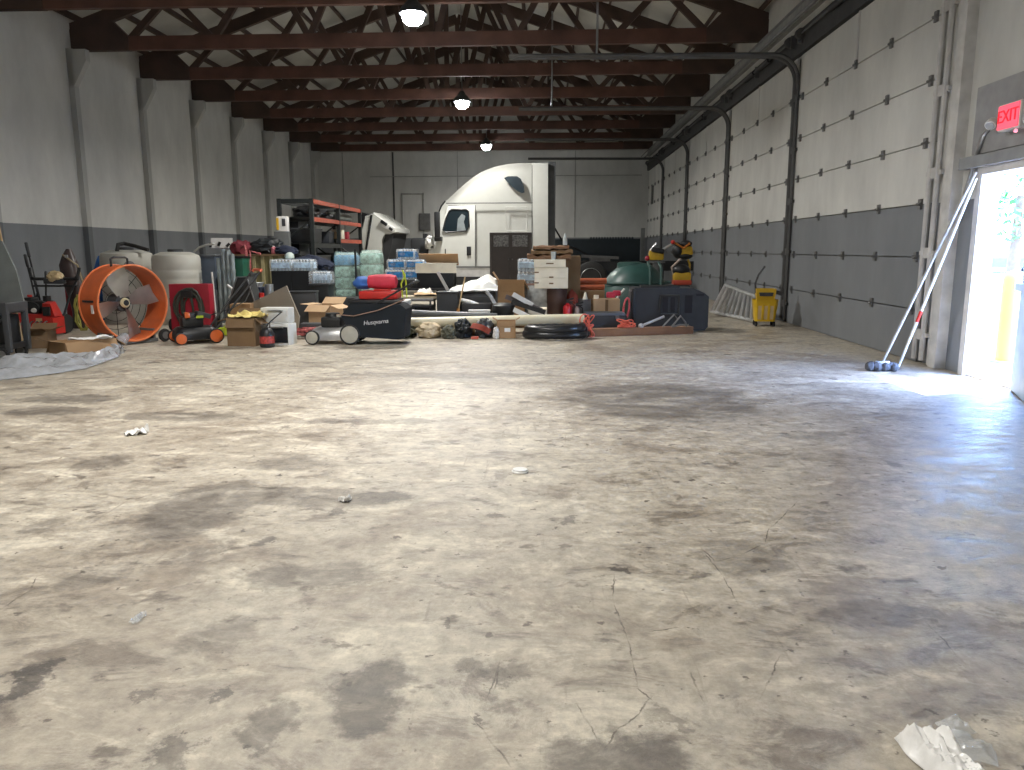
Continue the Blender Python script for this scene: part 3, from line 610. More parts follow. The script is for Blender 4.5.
put('carry_handle', MB().tube([(-.13, .25, zc+R_-.02), (-.13, .25, zc+R_+.09), (-.09, .25, zc+R_+.11), (.09, .25, zc+R_+.11), (.13, .25, zc+R_+.09), (.13, .25, zc+R_-.02)], .016, 8), black, t)
put('stand', MB().box((0, .06, .035), (.75, .05, .05)).box((0, D_-.06, .035), (.75, .05, .05)).box((-.33, D_/2, .12), (.04, D_-.1, .16)).box((.33, D_/2, .12), (.04, D_-.1, .16)), dullsteel, t, False)
for y in (-.06, D_+.0):
    w = put('wheel', MB().lathe([(.03, -.025), (.09, -.025), (.10, 0), (.09, .025), (.03, .025)], 20, (.42, y, .10), (0, 1, 0)), rubber, t); put('wheel_rim', MB().lathe([(0, -.03), (.055, -.03), (.055, .03), (0, .03)], 14, (.42, y, .10), (0, 1, 0)), dullsteel, w)
# two white tanks
tankm = mat('off white tank plastic', (.48, .47, .42), .5, scale=2)
def tank(px0, px1, pyt, Y, lab):
    cx, w_, zt = span(px0, px1, pyt, Y); r = w_/2
    t = thing('plastic_tank', lab, 'tank', (cx, Y, 0), 0, 'white plastic tanks'); pr = [(r*.97, 0), (r, .03)]
    for k in range(1, 7): pr += [(r, zt*.88*k/7-.02), (r*.985, zt*.88*k/7), (r, zt*.88*k/7+.02)]
    pr += [(r, zt*.9), (r*.95, zt*.955), (r*.6, zt), (0, zt+.005)]
    put('shell', MB().lathe(pr, 40), tankm, t); put('cap', MB().lathe([(.14, 0), (.14, .05), (.12, .06), (0, .06)], 20, (0, 0, zt-.005)), darkgrey, t); return t, r, zt
t, r, zt = tank(102, 150, 250, 14.6, 'white plastic tank with a black hose over it behind the fan')
put('valve', MB().lathe([(0, 0), (.10, 0), (.10, .03), (0, .03)], 20, (r*.55, -r*.85, zt*.78), (.5, -.85, 0)), dullsteel, t)
tank(153, 198, 252, 14.3, 'white plastic tank behind the crimson hose cabinet')
a = [A(x, y, Y_) for x, y, Y_ in ((117, 251, 14.25), (118, 244.5, 14.3), (124, 243.5, 14.4), (135, 246, 14.4), (148, 250, 14.35))]
one('black_hose', 'black hose bent over the top of the tank behind the fan', 'hose', MB().tube(a, .035, 10), rubber)
Y = 14.9; cx, w_, zt = span(95, 106, 256, Y); one('blue_jug', 'blue jug with a black cap beside the tank behind the fan', 'jug', MB().lathe([(.13, 0), (.14, .05), (.14, zt*.8), (.09, zt*.92), (.05, zt)], 18), blue, (cx, Y, 0))
# crimson cabinet with hose
Y = 12.75; cx, w_, zt = span(170, 209, 284, Y)
t = thing('hose_cabinet', 'crimson steel cabinet with a dark hose coiled on its front', 'cabinet', (cx, Y, 0), .05)
put('body', MB().box((0, .06, zt/2), (w_, .22, zt), bv=.012), crimson, t); put('hose_hook', MB().box((0, -.09, zt*.80), (.20, .14, .12), bv=.02), black, t); put('latch', MB().box((-w_/2-.02, .1, zt*.62), (.05, .12, .15), bv=.01), black, t)
hs = [((.17+.07*math.sin(k*.105))*math.cos(k*.42)+.03*math.sin(k*.23), -.085-.03*math.sin(k*.31), zt*.50+(.27+.06*math.sin(k*.13))*math.sin(k*.42)-.02*math.sin(k*.19)) for k in range(0, 110)]
put('hose', MB().tube(hs, .019, 7), mat('dark olive hose', (.045, .05, .04), .6), t)
for sx in (-1, 1): put('wheel', MB().lathe([(.02, -.03), (.10, -.03), (.11, 0), (.10, .03), (.02, .03)], 16, (sx*(w_/2+.04), .1, .11), (1, 0, 0)), rubber, t)
put('axle', MB().cyl((-w_/2, .1, .11), (w_/2, .1, .11), .015, seg=8), dullsteel, t)
# mower builder (points along -x)
def mower(name, lab, p, rz, deckm, wheelm, L_=.62, hz=.95, r0=.09, r1=.11, bag=None, motorm=black):
    t = thing(name, lab, 'lawn mower', p, rz)
    put('deck', MB().loft([[(x*k, y*k, z) for x, y in ((-L_/2, -.16), (-L_*.36, -.25), (L_*.36, -.25), (L_/2, -.2), (L_/2, .2), (L_*.36, .25), (-L_*.36, .25), (-L_/2, .16))] for k, z in ((1, .06), (1.02, .10), (.97, .19), (.8, .235))]), deckm, t)
    m_ = put('engine', MB().box((-.04, 0, .31), (.30, .28, .16), bv=.04).cyl((-.04, 0, .36), (-.04, 0, .44), .12, .10, seg=18), motorm, t)
    put('fuel_cap', MB().cyl((.08, -.12, .39), (.08, -.12, .43), .03, seg=12), wheelm, m_)
    for sx, r in ((-1, r0), (1, r1)):
        for sy in (-1, 1):
            w = put('wheel', MB().lathe([(.02, -.022), (r-.012, -.024), (r, -.012), (r, .012), (r-.012, .024), (.02, .022)], 22, (sx*L_*.42, sy*.275, r), (0, 1, 0)), rubber, t)
            put('wheel_cover', MB().lathe([(0, -.034), (r*.3, -.034), (r*.82, -.026), (r*.82, .026), (r*.3, .034), (0, .034)], 20, (sx*L_*.42, sy*.275, r), (0, 1, 0)), wheelm, w)
    return t
p = F(222, 344); t = mower('lawn_mower', 'black lawn mower with orange wheels and raised handle before the crimson cabinet', (F(193, 343).x, p.y+.20, 0), .62, black, orange, .58)
a1, a2 = Vector((.28, 0, .24)), Vector((.93, 0, 1.02))
for sy in (-.21, .21): put('handle_bar', MB().tube([(.26, sy, .2), (.6, sy, .62), (.95, sy, 1.03)], .016, 8), black, t)
put('grip_bar', MB().tube([(.95, -.21, 1.03), (.975, -.2, 1.055), (.975, .2, 1.055), (.95, .21, 1.03)], .020, 8), mat('grip orange', (.66, .14, .07), .5), t)
put('switch_box', MB().box((.90, 0, .98), (.1, .14, .06), bv=.01), darkgrey, t); put('cable', MB().tube([(.9, -.2, .95), (.7, -.25, .6), (.5, -.24, .5), (.2, -.1, .4)], .008, 6), black, t)
put('height_knob', MB().box((-.12, -.16, .42), (.07, .07, .08), bv=.012), orange, t); put('panel', MB().box((.12, -.05, .41), (.2, .2, .07), (0, .3, 0), bv=.01), darkgrey, t); put('lime_trim', MB().box((.05, -.17, .39), (.10, .02, .035)), mat('lime plastic', (.45, .55, .03), .5), t, False)
Y = 13.0; pts = [A(x, y, Y) for x, y in ((237, 277), (247, 277), (258, 312), (226, 312))]
t = thing('grass_bag', 'black mesh grass bag standing up between the mower handles', 'grass bag', ((pts[0].x+pts[3].x)/2, Y, 0))
ox = t.location.x; put('bag', MB().prism([(pts[3].x-ox, 0), (pts[2].x-ox, 0), (pts[2].x-ox, pts[2].z), (pts[1].x-ox, pts[1].z), (pts[0].x-ox, pts[0].z), (pts[3].x-ox, pts[3].z)], .35), mat('black mesh', (.02, .022, .022), .8), t, False)
put('bag_frame', MB().tube([(pts[3].x-ox, -.01, .03), (pts[3].x-ox, -.01, pts[3].z), (pts[0].x-ox, -.01, pts[0].z), (pts[1].x-ox, -.01, pts[1].z), (pts[2].x-ox, -.01, pts[2].z)], .012, 6), dullsteel, t)
one('leaf_blower', 'black and lime garden blower on the floor behind the brown carton', 'leaf blower', MB().box((0, 0, .09), (.28, .2, .16), bv=.04).cyl((-.1, 0, .1), (-.45, -.05, .06), .05, .035, seg=14).box((0, -.02, .2), (.2, .05, .04), bv=.015), mat('lime plastic', (.4,)*3), (A(222, 330, 11.9).x+.1, 12.1, 0), .2)
# ================================================================== boxes and heaps, left of the middle
p = F(242, 347); carton('cardboard_box', 'brown cardboard box with yellow paper sticking out, on the front row', (p.x-.02, p.y+.24, 0), .42, .34, .40, cardd, -.06, True, fa=(2.75, .7, 1.9, 2.3))
scrap('packing_paper', 'crumpled yellow packing paper on top of the front brown box', 'packing paper', Vector((p.x+.05, p.y+.22, .405)), .50, .40, yellowpaper, 31, .12)
p = A(235, 304, 12.2); carton('cardboard_box', 'cardboard box standing behind the box with yellow paper', (p.x, 12.5, 0), .32, .3, p.z-.02, card, .1, False)
# large tilted beige board
Y = 12.6; P4 = [A(x, y, Y) for x, y in ((245, 303), (286, 283), (299, 314), (297, 320), (246, 322))]
pc = P4[4]; one('board', 'large taupe board tilted against the heap behind the white ovens', 'board', MB().prism([(q.x-pc.x, q.z-.0) for q in [P4[4]+Vector((0, 0, -P4[4].z+.05)), P4[3]+Vector((0, 0, -P4[3].z+.05)), P4[2], P4[1], P4[0]]], .05), mat('taupe board', (.26, .225, .18), .75, scale=2), (pc.x, Y, -.045), 0, rot=(.0, 0, 0))
# ovens
p = F(274, 346)
def oven(lab, p, z, w_, h, d_, rz, win):
    t = thing('toaster_oven', lab, 'oven', (p.x, p.y, z), rz, 'white ovens')
    put('body', MB().box((0, d_/2, h/2), (w_, d_, h), bv=.015), white, t)
    dd = put('door', MB().box((w_*.08, -.008, h*.48), (w_*.78, .018, h*.74), bv=.008), win, t); put('handle', MB().cyl((-w_*.2, -.035, h*.83), (w_*.35, -.035, h*.83), .010, seg=8), steel, dd)
    for k in (.25, .5, .75): put('knob', MB().lathe([(0, 0), (.016, 0), (.014, .02), (0, .02)], 12, (-w_*.42, -.002, h*k), (0, -1, 0)), dullsteel, t)
    for sx in (-1, 1): put('foot', MB().cyl((sx*w_*.4, .05, -.0), (sx*w_*.4, .05, .012), .016, seg=8), black, t)
    return t
oven('white toaster oven with a dark window on the floor', F(275.5, 345), 0, .44, .31, .24, -.18, mat('dark oven glass', (.02, .022, .025), .12))
oven('white box oven stacked on the one with the dark window', F(275, 345)+Vector((0, .04, 0)), .312, .42, .22, .22, -.1, mat('pale frosted door', (.55, .55, .53), .4))
p = F(268, 347); t = thing('pressure_canister', 'small black canister with red label and wand before the white ovens', 'canister', (p.x, p.y-.02, 0))
put('tank', MB().lathe([(.09, 0), (.10, .02), (.10, .20), (.07, .26), (.03, .28)], 20), black, t); put('label', MB().lathe([(.102, .06), (.102, .16)], 20, cap=False), mat('red label', (.42, .05, .04), .5, scale=30, var=.6), t)
put('wand', MB().tube([(0, 0, .28), (.03, .02, .34), (.22, .05, .50)], .009, 6), black, t); put('handle', MB().tube([(-.06, 0, .26), (-.06, 0, .33), (.05, 0, .33), (.05, 0, .27)], .010, 6), darkgrey, t)
p = A(312, 312, 12.0); carton('cardboard_box', 'cardboard box with pale flaps behind the silver mower', (p.x-.02, 12.85, 0), .42, .4, A(312, 306, 12.5).z, cardl, -.3, True, fa=(2.2, .9, 1.5, 1.9))
one('storage_case', 'grey flat case with a red corner under the pale flapped box', 'case', MB().box((0, 0, .11), (.34, .22, .2), bv=.02).box((0, -.115, .16), (.12, .02, .04)), darkgrey, (A(308, 322, 11.9).x, 12.1, 0), .1)
one('strap_pile', 'tangle of red and white straps beside the silver mower', 'straps', MB().tube([(.17*math.sin(k*.7)+.05*math.sin(k*1.9), .1*math.cos(k*1.1), .05+.11*abs(math.sin(k*.37))) for k in range(60)], .017, 6), mat('red and white webbing', (.45, .12, .12), .8, var=.9, scale=12), (A(303, 332, 11.5).x, 11.75, 0))
# silver mower with the black catcher and red gear on top
p = F(330, 345); t = mower('lawn_mower', 'silver deck lawn mower with pale wheels and a black grass catcher', (F(331, 345).x, F(331, 345).y+.30, 0), .0, mat('silver deck', (.42, .42, .42), .35, .6), mat('beige wheel cover', (.40, .38, .32), .6), .66, .9, .105, .15)
cz = .12; cb = MB().prism([(.32, cz), (.98, cz-.04), (1.06, .10), (1.10, .52), (1.02, .58), (.30, .60), (.16, .42)], .52, (0, -.29, 0)); cat_ = put('grass_catcher', cb, mat('black catcher fabric', (.006, .009, .013), .9), t, False)
put('lettering', text_mesh('Husqvarna', .085, mat('pale lettering', (.6, .6, .6), .6, var=0), .002, .25), None, cat_, False, (.66, -.293, .33), (PI/2, -.10, 0))
for sy in (-.27, .27):
    put('handle_bar', MB().tube([(.22, sy, .25), (.5, sy, .50), (1.15, sy, .86)], .014, 8), black, t)
put('grip_bar', MB().tube([(1.15, -.27, .86), (1.2, -.25, .89), (1.2, .25, .89), (1.15, .27, .86)], .018, 8), black, t)
put('cable', MB().tube([(1.1, -.3, .66), (.7, -.31, .50), (.35, -.31, .42), (.1, -.3, .44)], .007, 6), mat('tan cable', (.35, .22, .16), .7), t)
put('catcher_lid', MB().box((.62, -.02, .62), (.72, .5, .05), bv=.015), black, t)
mp = t.location
one('gas_can', 'flat red plastic case lying on the black grass catcher', 'case', MB().box((0, 0, .06), (.56, .38, .12), bv=.03).box((.05, -.1, .13), (.25, .05, .03), bv=.01), red, (mp.x+.68, mp.y+.0, .648))
one('duffel_bag', 'red rolled bag on top of the flat red case', 'bag', MB().loft([[(x, .11*math.cos(q)*k, .11+.105*math.sin(q)*k) for q in [j*PI/8 for j in range(16)]] for x, k in ((-.22, .3), (-.20, .85), (-.1, 1), (.1, 1.03), (.2, .85), (.22, .3))]), mat('red fabric', (.55, .03, .06), .7, bump=.3), (mp.x+.72, mp.y-.02, .785))
one('blue_bag', 'blue bundle beside the red rolled bag on the mower', 'bag', MB().ball((0, 0, .09), (.14, .13, .10), 3, .2, 2, 3, 0.0), mat('blue fabric', (.03, .12, .42), .7), (mp.x+.42, mp.y+.02, .785))
one('lime_strap', 'lime yellow strap standing up behind the red rolled bag', 'strap', MB().tube([(0, 0, 0), (-.02, .0, .2), (.04, .02, .33), (.0, .02, .4), (.05, 0, .25), (.06, 0, 0)], .012, 6), mat('lime plastic', (.4,)*3), (mp.x+1.0, mp.y+.05, .66))
# water packs
bottle_p = mat('clear bottle plastic', (.50, .60, .68), .15, alpha=.75, var=.1); bluelab = mat('blue water label', (.03, .22, .55), .4, var=.5, scale=14); palelab = mat('pale blue label', (.50, .66, .90), .4, var=.4, scale=14)
capm = mat('white bottle cap', (.8, .8, .8), .4, var=0)
btl = MB().lathe([(.028, 0), (.032, .01), (.031, .06), (.032, .12), (.028, .15), (.012, .178), (.012, .19)], 10).mesh('bottle', bottle_p, True)
capme = MB().lathe([(.0145, .185), (.0145, .203), (0, .204)], 10).mesh('cap', capm, True)
def fm(w_, d_, h, seed):
    b = MB()
    def ring(z, k): return [((w_/2*k)*(1 if abs(math.cos(q)) > .7 else abs(math.cos(q))/.7)*math.copysign(1, math.cos(q)) + .012*noise.noise(Vector((math.cos(q)*3, math.sin(q)*3, z*20+seed))), (d_/2*k)*(1 if abs(math.sin(q)) > .7 else abs(math.sin(q))/.7)*math.copysign(1, math.sin(q)) + .012*noise.noise(Vector((math.cos(q)*3, math.sin(q)*3+5, z*20+seed))), z + (.012*noise.noise(Vector((math.cos(q)*5, math.sin(q)*5, seed))) if z > .15 else 0)) for q in [j*2*PI/32 for j in range(32)]]
    return b.loft([ring(0, .97), ring(.02, 1), ring(h*.5, 1.02), ring(h*.9, 1), ring(h, .9)])
FILM = {}
def wpack(lab, p, rz, labm, filmm, group, wb=.42, db=.28, k=(6, 4)):
    t = thing('water_pack', lab, 'pack of water bottles', p, rz, group)
    for i in range(k[0]):
        for j in range(k[1]):
            if j in (0, k[1]-1) or i in (0, k[0]-1):
                o = put('bottle', btl, None, t, True, ((i+.5)*wb/k[0]-wb/2, (j+.5)*db/k[1]-db/2, .002)); put('cap', capme, None, o)
    key = filmm.name
    if key not in FILM: FILM[key] = fm(wb+.012, db+.012, .215, len(FILM)*3.3).mesh('film', filmm, True)
    f = put('film', FILM[key], None, t)
    put('printed_label', MB().box((0, -db/2-.022, .105), (wb*(.92 if labm is bluelab else .86), .008, .12 if labm is bluelab else .10), bv=.003).box((0, -.02, .2185), (wb*.7, db*.6, .004)).box((wb/2+.024, -.02, .105), (.008, db*.7, .11), bv=.003), labm, f, False)
    return t
# black cabinet with a pack on top
Y = 14.45; cx, w_, zt = span(270, 311, 271, Y)
t = thing('black_cabinet', 'black cabinet carrying a pack of water bottles beside the shelving', 'cabinet', (cx, Y+.25, 0)); put('body', MB().box((0, 0, zt/2), (w_, .40, zt), bv=.01), mat('matte black panel', (.006, .008, .011), .75), t, False)
for sx in (-1, 1): put('door', MB().box((sx*w_*.245, -.205, zt/2), (w_*.47, .02, zt*.93)), mat('matte black panel', (0, 0, 0)), t, False)
wpack('pack of water bottles lying on the black cabinet', (cx-.20, Y+.2, zt), 0, palelab, film, 'water on the black cabinet', .40, .3)
wpack('second pack of water bottles beside the first on the black cabinet', (cx+.20, Y+.22, zt), 0.05, palelab, film, 'water on the black cabinet', .36, .3)
Y = 14.3; cx, w_, zt = span(313, 331, 284, Y)
t = thing('plastic_crate', 'black plastic crate holding small packs before the teal water stacks', 'crate', (cx, Y, 0)); put('body', MB().box((0, 0, zt/2), (w_, .4, zt), bv=.02, taper=1.04), black, t); put('rim', MB().box((0, 0, zt), (w_*1.12, .46, .04), bv=.01), darkgrey, t)
wpack('small pack of water bottles on the black plastic crate', (cx, Y, zt+.02), .1, palelab, film, 'water by the teal stacks', .30, .26)
# teal wrapped stacks
tealf = mat('teal stretch film', (.55, .74, .67), .15, alpha=.32, bump=.8, scale=7, var=.25)
for i, (x0, x1, yt, lab) in enumerate(((333, 355.5, 254, 'teal wrapped stack of water packs nearer to the shelving'), (358.5, 380, 252, 'teal wrapped stack of water packs nearer to the truck hood'))):
    Y = 14.9; cx, w_, zt = span(x0, x1, yt, Y); ns = int(zt/.218)
    t = thing('water_stack', lab, 'stack of water bottles', (cx, Y+.2, 0), .03*i, 'teal wrapped water stacks'); z0 = zt - ns*.218 - .01
    put('pallet', MB().box((0, 0, z0*.8), (w_, .5, z0*.35)).box((-w_*.4, 0, z0*.3), (.08, .5, z0*.6)).box((w_*.4, 0, z0*.3), (.08, .5, z0*.6)), woodm, t, False)
    for k in range(ns):
        c = put('water_case', MB().box((0, 0, .107), (w_*.94, .42, .195), bv=.035), bluelab if k == ns-1 and i == 0 else mat('teal water case', (.27, .42, .38), .3, var=.7, scale=18), t, True, (0, 0, z0+k*.218))
        if k > ns-3:
            for b_ in range(5): put('bottle', btl, None, c, True, ((b_+.5)*w_*.9/5-w_*.45, -.15, .01))
    rg = []
    for k in range(15):
        z = z0*.9+(zt+.03-z0*.9)*k/14; e = 1.0+.02*math.sin(k*1.7) - (.12 if k == 14 else 0) - .10*max(0, k-7)/7*(1 if i else .6)
        rg.append([(w_/2*e*max(-1, min(1, 1.35*math.cos(q)))+.02*noise.noise(Vector((q*2, k*.9, i))), .25*e*max(-1, min(1, 1.35*math.sin(q)))+.02*noise.noise(Vector((q*2+9, k*.9, i))), z + (.03*noise.noise(Vector((q*3, i, 2))) if k == 14 else 0)) for q in [j*2*PI/28 for j in range(28)]])
    for a_ in range(6):
        for b_ in range(3): put('cap', capme, None, t, True, ((a_+.5)*w_*.86/6-w_*.43, b_*.12-.14, zt-.195))
    put('stretch_wrap', MB().loft(rg), tealf, t)
one('strap_post', 'thin black upright post between the two teal wrapped stacks', 'post', MB().cyl((0, 0, 0), (0, 0, 1.36), .022, seg=8), black, (A(356.5, 280, 14.85).x, 14.82, 0))
# ---------------- behind: totes, pipes, signs, crates
Y = 15.12; cx, w_, zt = span(198, 220, 256, Y)
t = thing('storage_tote', 'blue grey storage tote beside the upright grey pipes', 'tote', (cx, Y, 0), 0); put('body', MB().box((0, 0, zt/2), (w_, .5, zt), bv=.02, taper=1.06), mat('blue grey tote', (.075, .095, .13), .5), t); put('lid', MB().box((0, 0, zt+.015), (w_*1.12, .56, .04), bv=.012), mat('grey tote lid', (.14, .15, .16), .5), t)
for i, px in enumerate((218.5, 223, 227.5, 232)):
    Y = 14.3; a = A(px, [258, 249, 250, 254][i], Y); zt = a.z
    lab = 'upright pale grey pipe in the bundle, ' + ['shortest, next to the blue grey tote', 'second from the blue grey tote', 'third from the blue grey tote', 'farthest from the blue grey tote'][i]
    pt = MB(); pt.lathe([(.040, 0), (.040, zt*.35), (.046, zt*.36), (.046, zt*.41), (.040, zt*.42), (.040, zt*.72), (.046, zt*.73), (.046, zt*.78), (.040, zt*.79), (.040, zt), (.03, zt), (.03, zt-.05)], 16)
    one('grey_pipe', lab, 'pipe', pt, mat('pale grey pipe', (.26, .30, .31), .4, var=.15), (a.x, Y, 0), 0, 'upright grey pipes')
Y = 14.7; cx, w_, zt = span(209, 234, 247, 15.5)
t = thing('green_bin', 'dark green bin behind the upright grey pipes', 'bin', (A(240, 262, 14.75).x, 14.75, 0)); z_ = A(240, 258, 14.75).z; put('body', MB().box((0, 0, z_/2), (.24, .36, z_), bv=.02, taper=1.08), mat('bin green', (.015, .09, .055), .5), t); put('lid', MB().box((0, 0, z_+.02), (.28, .40, .04), bv=.01), black, t)
t = thing('paper_sign', 'white board with dark marks lying over the upright pipes', 'board', (cx-.02, 15.55, 0)); zb = A(230, 247, 15.5).z; put('board', MB().box((0, .02, zb+.08), (w_*.85, .03, .20), (-.15, 0, 0)), paper, t, False); put('leg', MB().box((0, .06, zb/2), (.04, .04, zb)), woodm, t, False)
for i in range(3): put('mark', MB().box((-.22+.18*i, -.013, zb+.04+.02*(i % 2)), (.05, .012, .09), (-.15, .4*i, 0)), black, t, False)
for i, (x0, y0, r, s_, mname, lab) in enumerate(((240, 246, (.34, .16, .13), 3, 'red', 'red cloth and webbing heaped on the olive crate'), (268, 246, (.50, .2, .20), 5, 'dark', 'black bags heaped on the olive crate below the shelving'))):
    pass
# olive crate
Y = 15.4; cx, w_, zt = span(248, 286, 256, Y)
t = thing('wooden_crate', 'olive brown wooden crate under the black bags', 'crate', (cx, Y, 0)); olv = mat('olive crate wood', (.21, .185, .085), .75, scale=3); put('body', MB().box((0, 0, zt/2), (w_, .5, zt)), olv, t, False)
for k in range(5): put('batten', MB().box((-w_*.45+w_*.225*k, -.26, zt/2), (.06, .02, zt)), mat('pale batten', (.38, .33, .18), .75), t, False)
put('top_board', MB().box((-.12, 0, zt+.02), (w_+.36, .58, .04)), cardd, t, False)
one('bag_heap', 'black bag slumped on the olive crate below the shelving', 'bag', MB().ball((0, 0, .10), (.36, .22, .20), 4, .35, 2.4, 5, 0.0), mat('black bag', (.012, .015, .018), .55, bump=.5, scale=12), (cx+.02, Y, zt+.04))
one('bag_heap', 'flat dark bag at the shelving end of the olive crate', 'bag', MB().ball((0, 0, .06), (.24, .2, .11), 3, .3, 2.4, 8, 0.0), navy, (cx+.42, Y-.12, zt+.04))
one('red_cloth', 'dark red cloth bundle on the olive crate next to the white board', 'cloth', MB().ball((0, 0, .10), (.20, .18, .18), 3, .4, 2.6, 6, 0.0), mat('dark red cloth', (.16, .02, .03), .85, bump=.4), (cx-.50, Y-.02, zt+.04))
a = A(243, 252, 14.9); one('red_webbing', 'red and white webbing hanging down from the dark red bundle', 'webbing', MB().tube([(-.1, .2, .08), (0, .1, .12), (.06, 0, .0), (.08, -.02, -.28), (.1, -.02, -.45), (.12, 0, -.30), (.10, .1, .02), (.3, .12, -.04)], .025, 6), mat('red and white webbing', (0, 0, 0)), a)
one('white_cable', 'pale hose drooping from the white board to the off white tank', 'hose', MB().tube([A(x, y, 14.8) for x, y in ((194, 252), (199, 247.5), (206, 245), (214, 244))], .02, 7), mat('pale hose', (.45, .44, .40), .6))
# grey box stack with white roll (top under shelf end)
one('appliance_box', 'black appliance with a white lid before the tilted taupe board', 'appliance', MB().box((0, 0, .35), (.32, .35, .70), bv=.015), navy, (A(255, 285, 13.8).x, 13.8, 0))
one('white_tray', 'white tray lying on the black appliance', 'tray', MB().loft([[(-.16*k, -.14*k, z), (.16*k, -.14*k, z), (.16*k, .14*k, z), (-.16*k, .14*k, z)] for k, z in ((.85, 0), (1.0, .07), (1.04, .075), (.97, .07), (.82, .012))]), white, (A(252, 272, 13.8).x, 13.8, .702), .1)
one('galvanised_duct', 'short pale grey duct standing beside the black appliance', 'duct', MB().lathe([(.075, 0), (.075, .75), (.07, .75), (.07, .02)], 18), mat('galvanised sheet', (.4, .42, .44), .35, .6), (A(268, 286, 13.7).x, 13.75, 0))
# trash around the cart: white bottles between cabinet and pipes
for i, (px, py, Yq, h) in enumerate(((212, 285, 13.3, .30), (214, 302, 13.1, .2), (211, 318, 12.9, .16))):
    pass
a = A(213, 272, 13.4); t = thing('floor_scraper', 'white handled scraper standing between the crimson cabinet and the pipes', 'tool', (a.x, 13.4, 0)); put('shaft', MB().cyl((0, 0, .1), (-.02, 0, a.z), .018, seg=8), white, t); put('blade', MB().box((0, 0, .06), (.2, .03, .12)), dullsteel, t, False)
z_ = A(213, 290, 13.5).z; t = thing('plug_box', 'small white fronted box standing low beside the pipes', 'frame', (A(213, 297, 13.6).x, 13.6, 0)); put('body', MB().box((0, 0, z_/2), (.13, .10, z_), bv=.01), darkgrey, t); put('white_plate', MB().box((0, -.055, z_*.8), (.10, .012, z_*.30), bv=.004), white, t); put('dark_inset', MB().box((0, -.062, z_*.8), (.05, .008, z_*.16)), black, t)
one('white_tubing', 'crumpled white plastic tubing in front of the grey pipes', 'tubing', MB().tube([(0, 0, 0), (.02, 0, .3), (.08, .02, .42), (.05, 0, .52), (.12, 0, .60), (.10, 0, .68), (.02, .0, .74)], .022, 7), white, (A(227, 300, 13.7).x, 13.7, 0))
# ---------------- pallet rack
RX0, RX1, RY0, RY1, RZ_ = -5.52, -4.82, 15.9, 20.2, 2.40
RX1 = A(313, 200, RY0).x; RX0 = A(277, 200, RY0).x; RY1 = RX1/((A(361, 212, 1).x)); RZ_ = A(313, 198.5, RY0).z; YM = RX1/A(339.5, 208, 1).x
t = thing('pallet_rack', 'dark steel shelving rack with orange beams along the left side', 'shelving', (RX1, RY0, 0)); blk = mat('rack upright', (.018, .022, .022), .5, .2); ob = mat('rack beam', (.42, .085, .045), .5)
wd, Ln = RX1-RX0, RY1-RY0
for y in (0, YM-RY0, Ln):
    for x in (-.04, -wd+.04): put('upright', MB().box((x, y, RZ_/2), (.08, .07, RZ_)), blk, t, False)
    fb = MB(); zz = .15
    while zz < RZ_-.55: fb.cyl((-.06, y, zz), (-wd+.06, y, zz+.45), .018, seg=6); fb.cyl((-.06, y, zz+.9 if zz+.9 < RZ_ else RZ_-.05), (-wd+.06, y, zz+.45), .018, seg=6); zz += .9
    put('brace', fb, blk, t, False); put('top_tie', MB().box((-wd/2, y, RZ_-.05), (wd, .05, .09)), blk, t, False)
lv = [(RZ_-.05, 0, 1), (A(313.5, 219, RY0).z, 0, 1), (A(352, 241.5, (YM+RY1)/2).z, 1, 1), (A(325, 246, YM-1).z, 0, 0), (.62, 0, 1)]
for (z, b0_, b1_) in lv:
    for bay in range(2):
        if bay < b0_ or bay > b1_: continue
        ya, yb_ = (0, YM-RY0) if bay == 0 else (YM-RY0, Ln)
        for x in (-.03, -wd+.03): put('beam', MB().box((x, (ya+yb_)/2, z), (.05, yb_-ya-.07, .085)), ob if z > 1.4 and x > -.1 and not (b1_ == 0) else blk, t, False)
        if z < RZ_-.2: put('deck', MB().box((-wd/2, (ya+yb_)/2, z+.046), (wd-.08, yb_-ya-.06, .012)), blk, t, False)
    # things on the rack
z2 = lv[1][0]+.055; z3 = lv[2][0]+.055; z4 = lv[3][0]+.055
one('tarp_bundle', 'black tarp bundle on the upper shelf of the rack, nearer end', 'tarp', MB().ball((0, 0, .1), (.26, .45, .16), 3, .35, 2, 2, 0.0), black, (RX1-.36, RY0+.7, z2)); one('tarp_bundle', 'dark grey bundle on the upper shelf of the rack, middle', 'tarp', MB().ball((0, 0, .08), (.24, .28, .13), 3, .35, 2, 9, 0.0), darkgrey, (RX1-.36, YM-.30, z2))
one('foam_roll', 'pale rolled foam on the upper shelf of the rack, far end', 'roll', MB().cyl((0, -.7, .1), (0, .7, .1), .10, seg=18), mat('pale foam', (.25, .27, .25), .7), (RX1-.25, (YM+RY1)/2, z2)); one('grey_roll', 'dark rolled mat behind the pale foam roll on the rack', 'roll', MB().cyl((0, -.8, .1), (0, .8, .1), .10, seg=18), darkgrey, (RX1-.48, (YM+RY1)/2, z2))
one('white_boot', 'small white folded cloth on the middle shelf of the rack', 'cloth', MB().prism([(-.16, 0), (.16, 0), (.14, .12), (.02, .18), (-.08, .06)], .2), paper, (RX1-.30, YM-.95, z4+.012), 1.2)
for i, (dy, hh, mm, lab) in enumerate(((.25, .16, cardl, 'tan box on the third shelf of the rack nearest its middle post'), (.62, .22, cream, 'cream tall pack on the third shelf of the rack'), (1.1, .18, crimson, 'dark red pack on the third shelf of the rack'))):
    one('small_box', lab, 'box', MB().box((0, 0, hh/2), (.25, .22, hh), bv=.008), mm, (RX1-.22, YM+dy, z3))
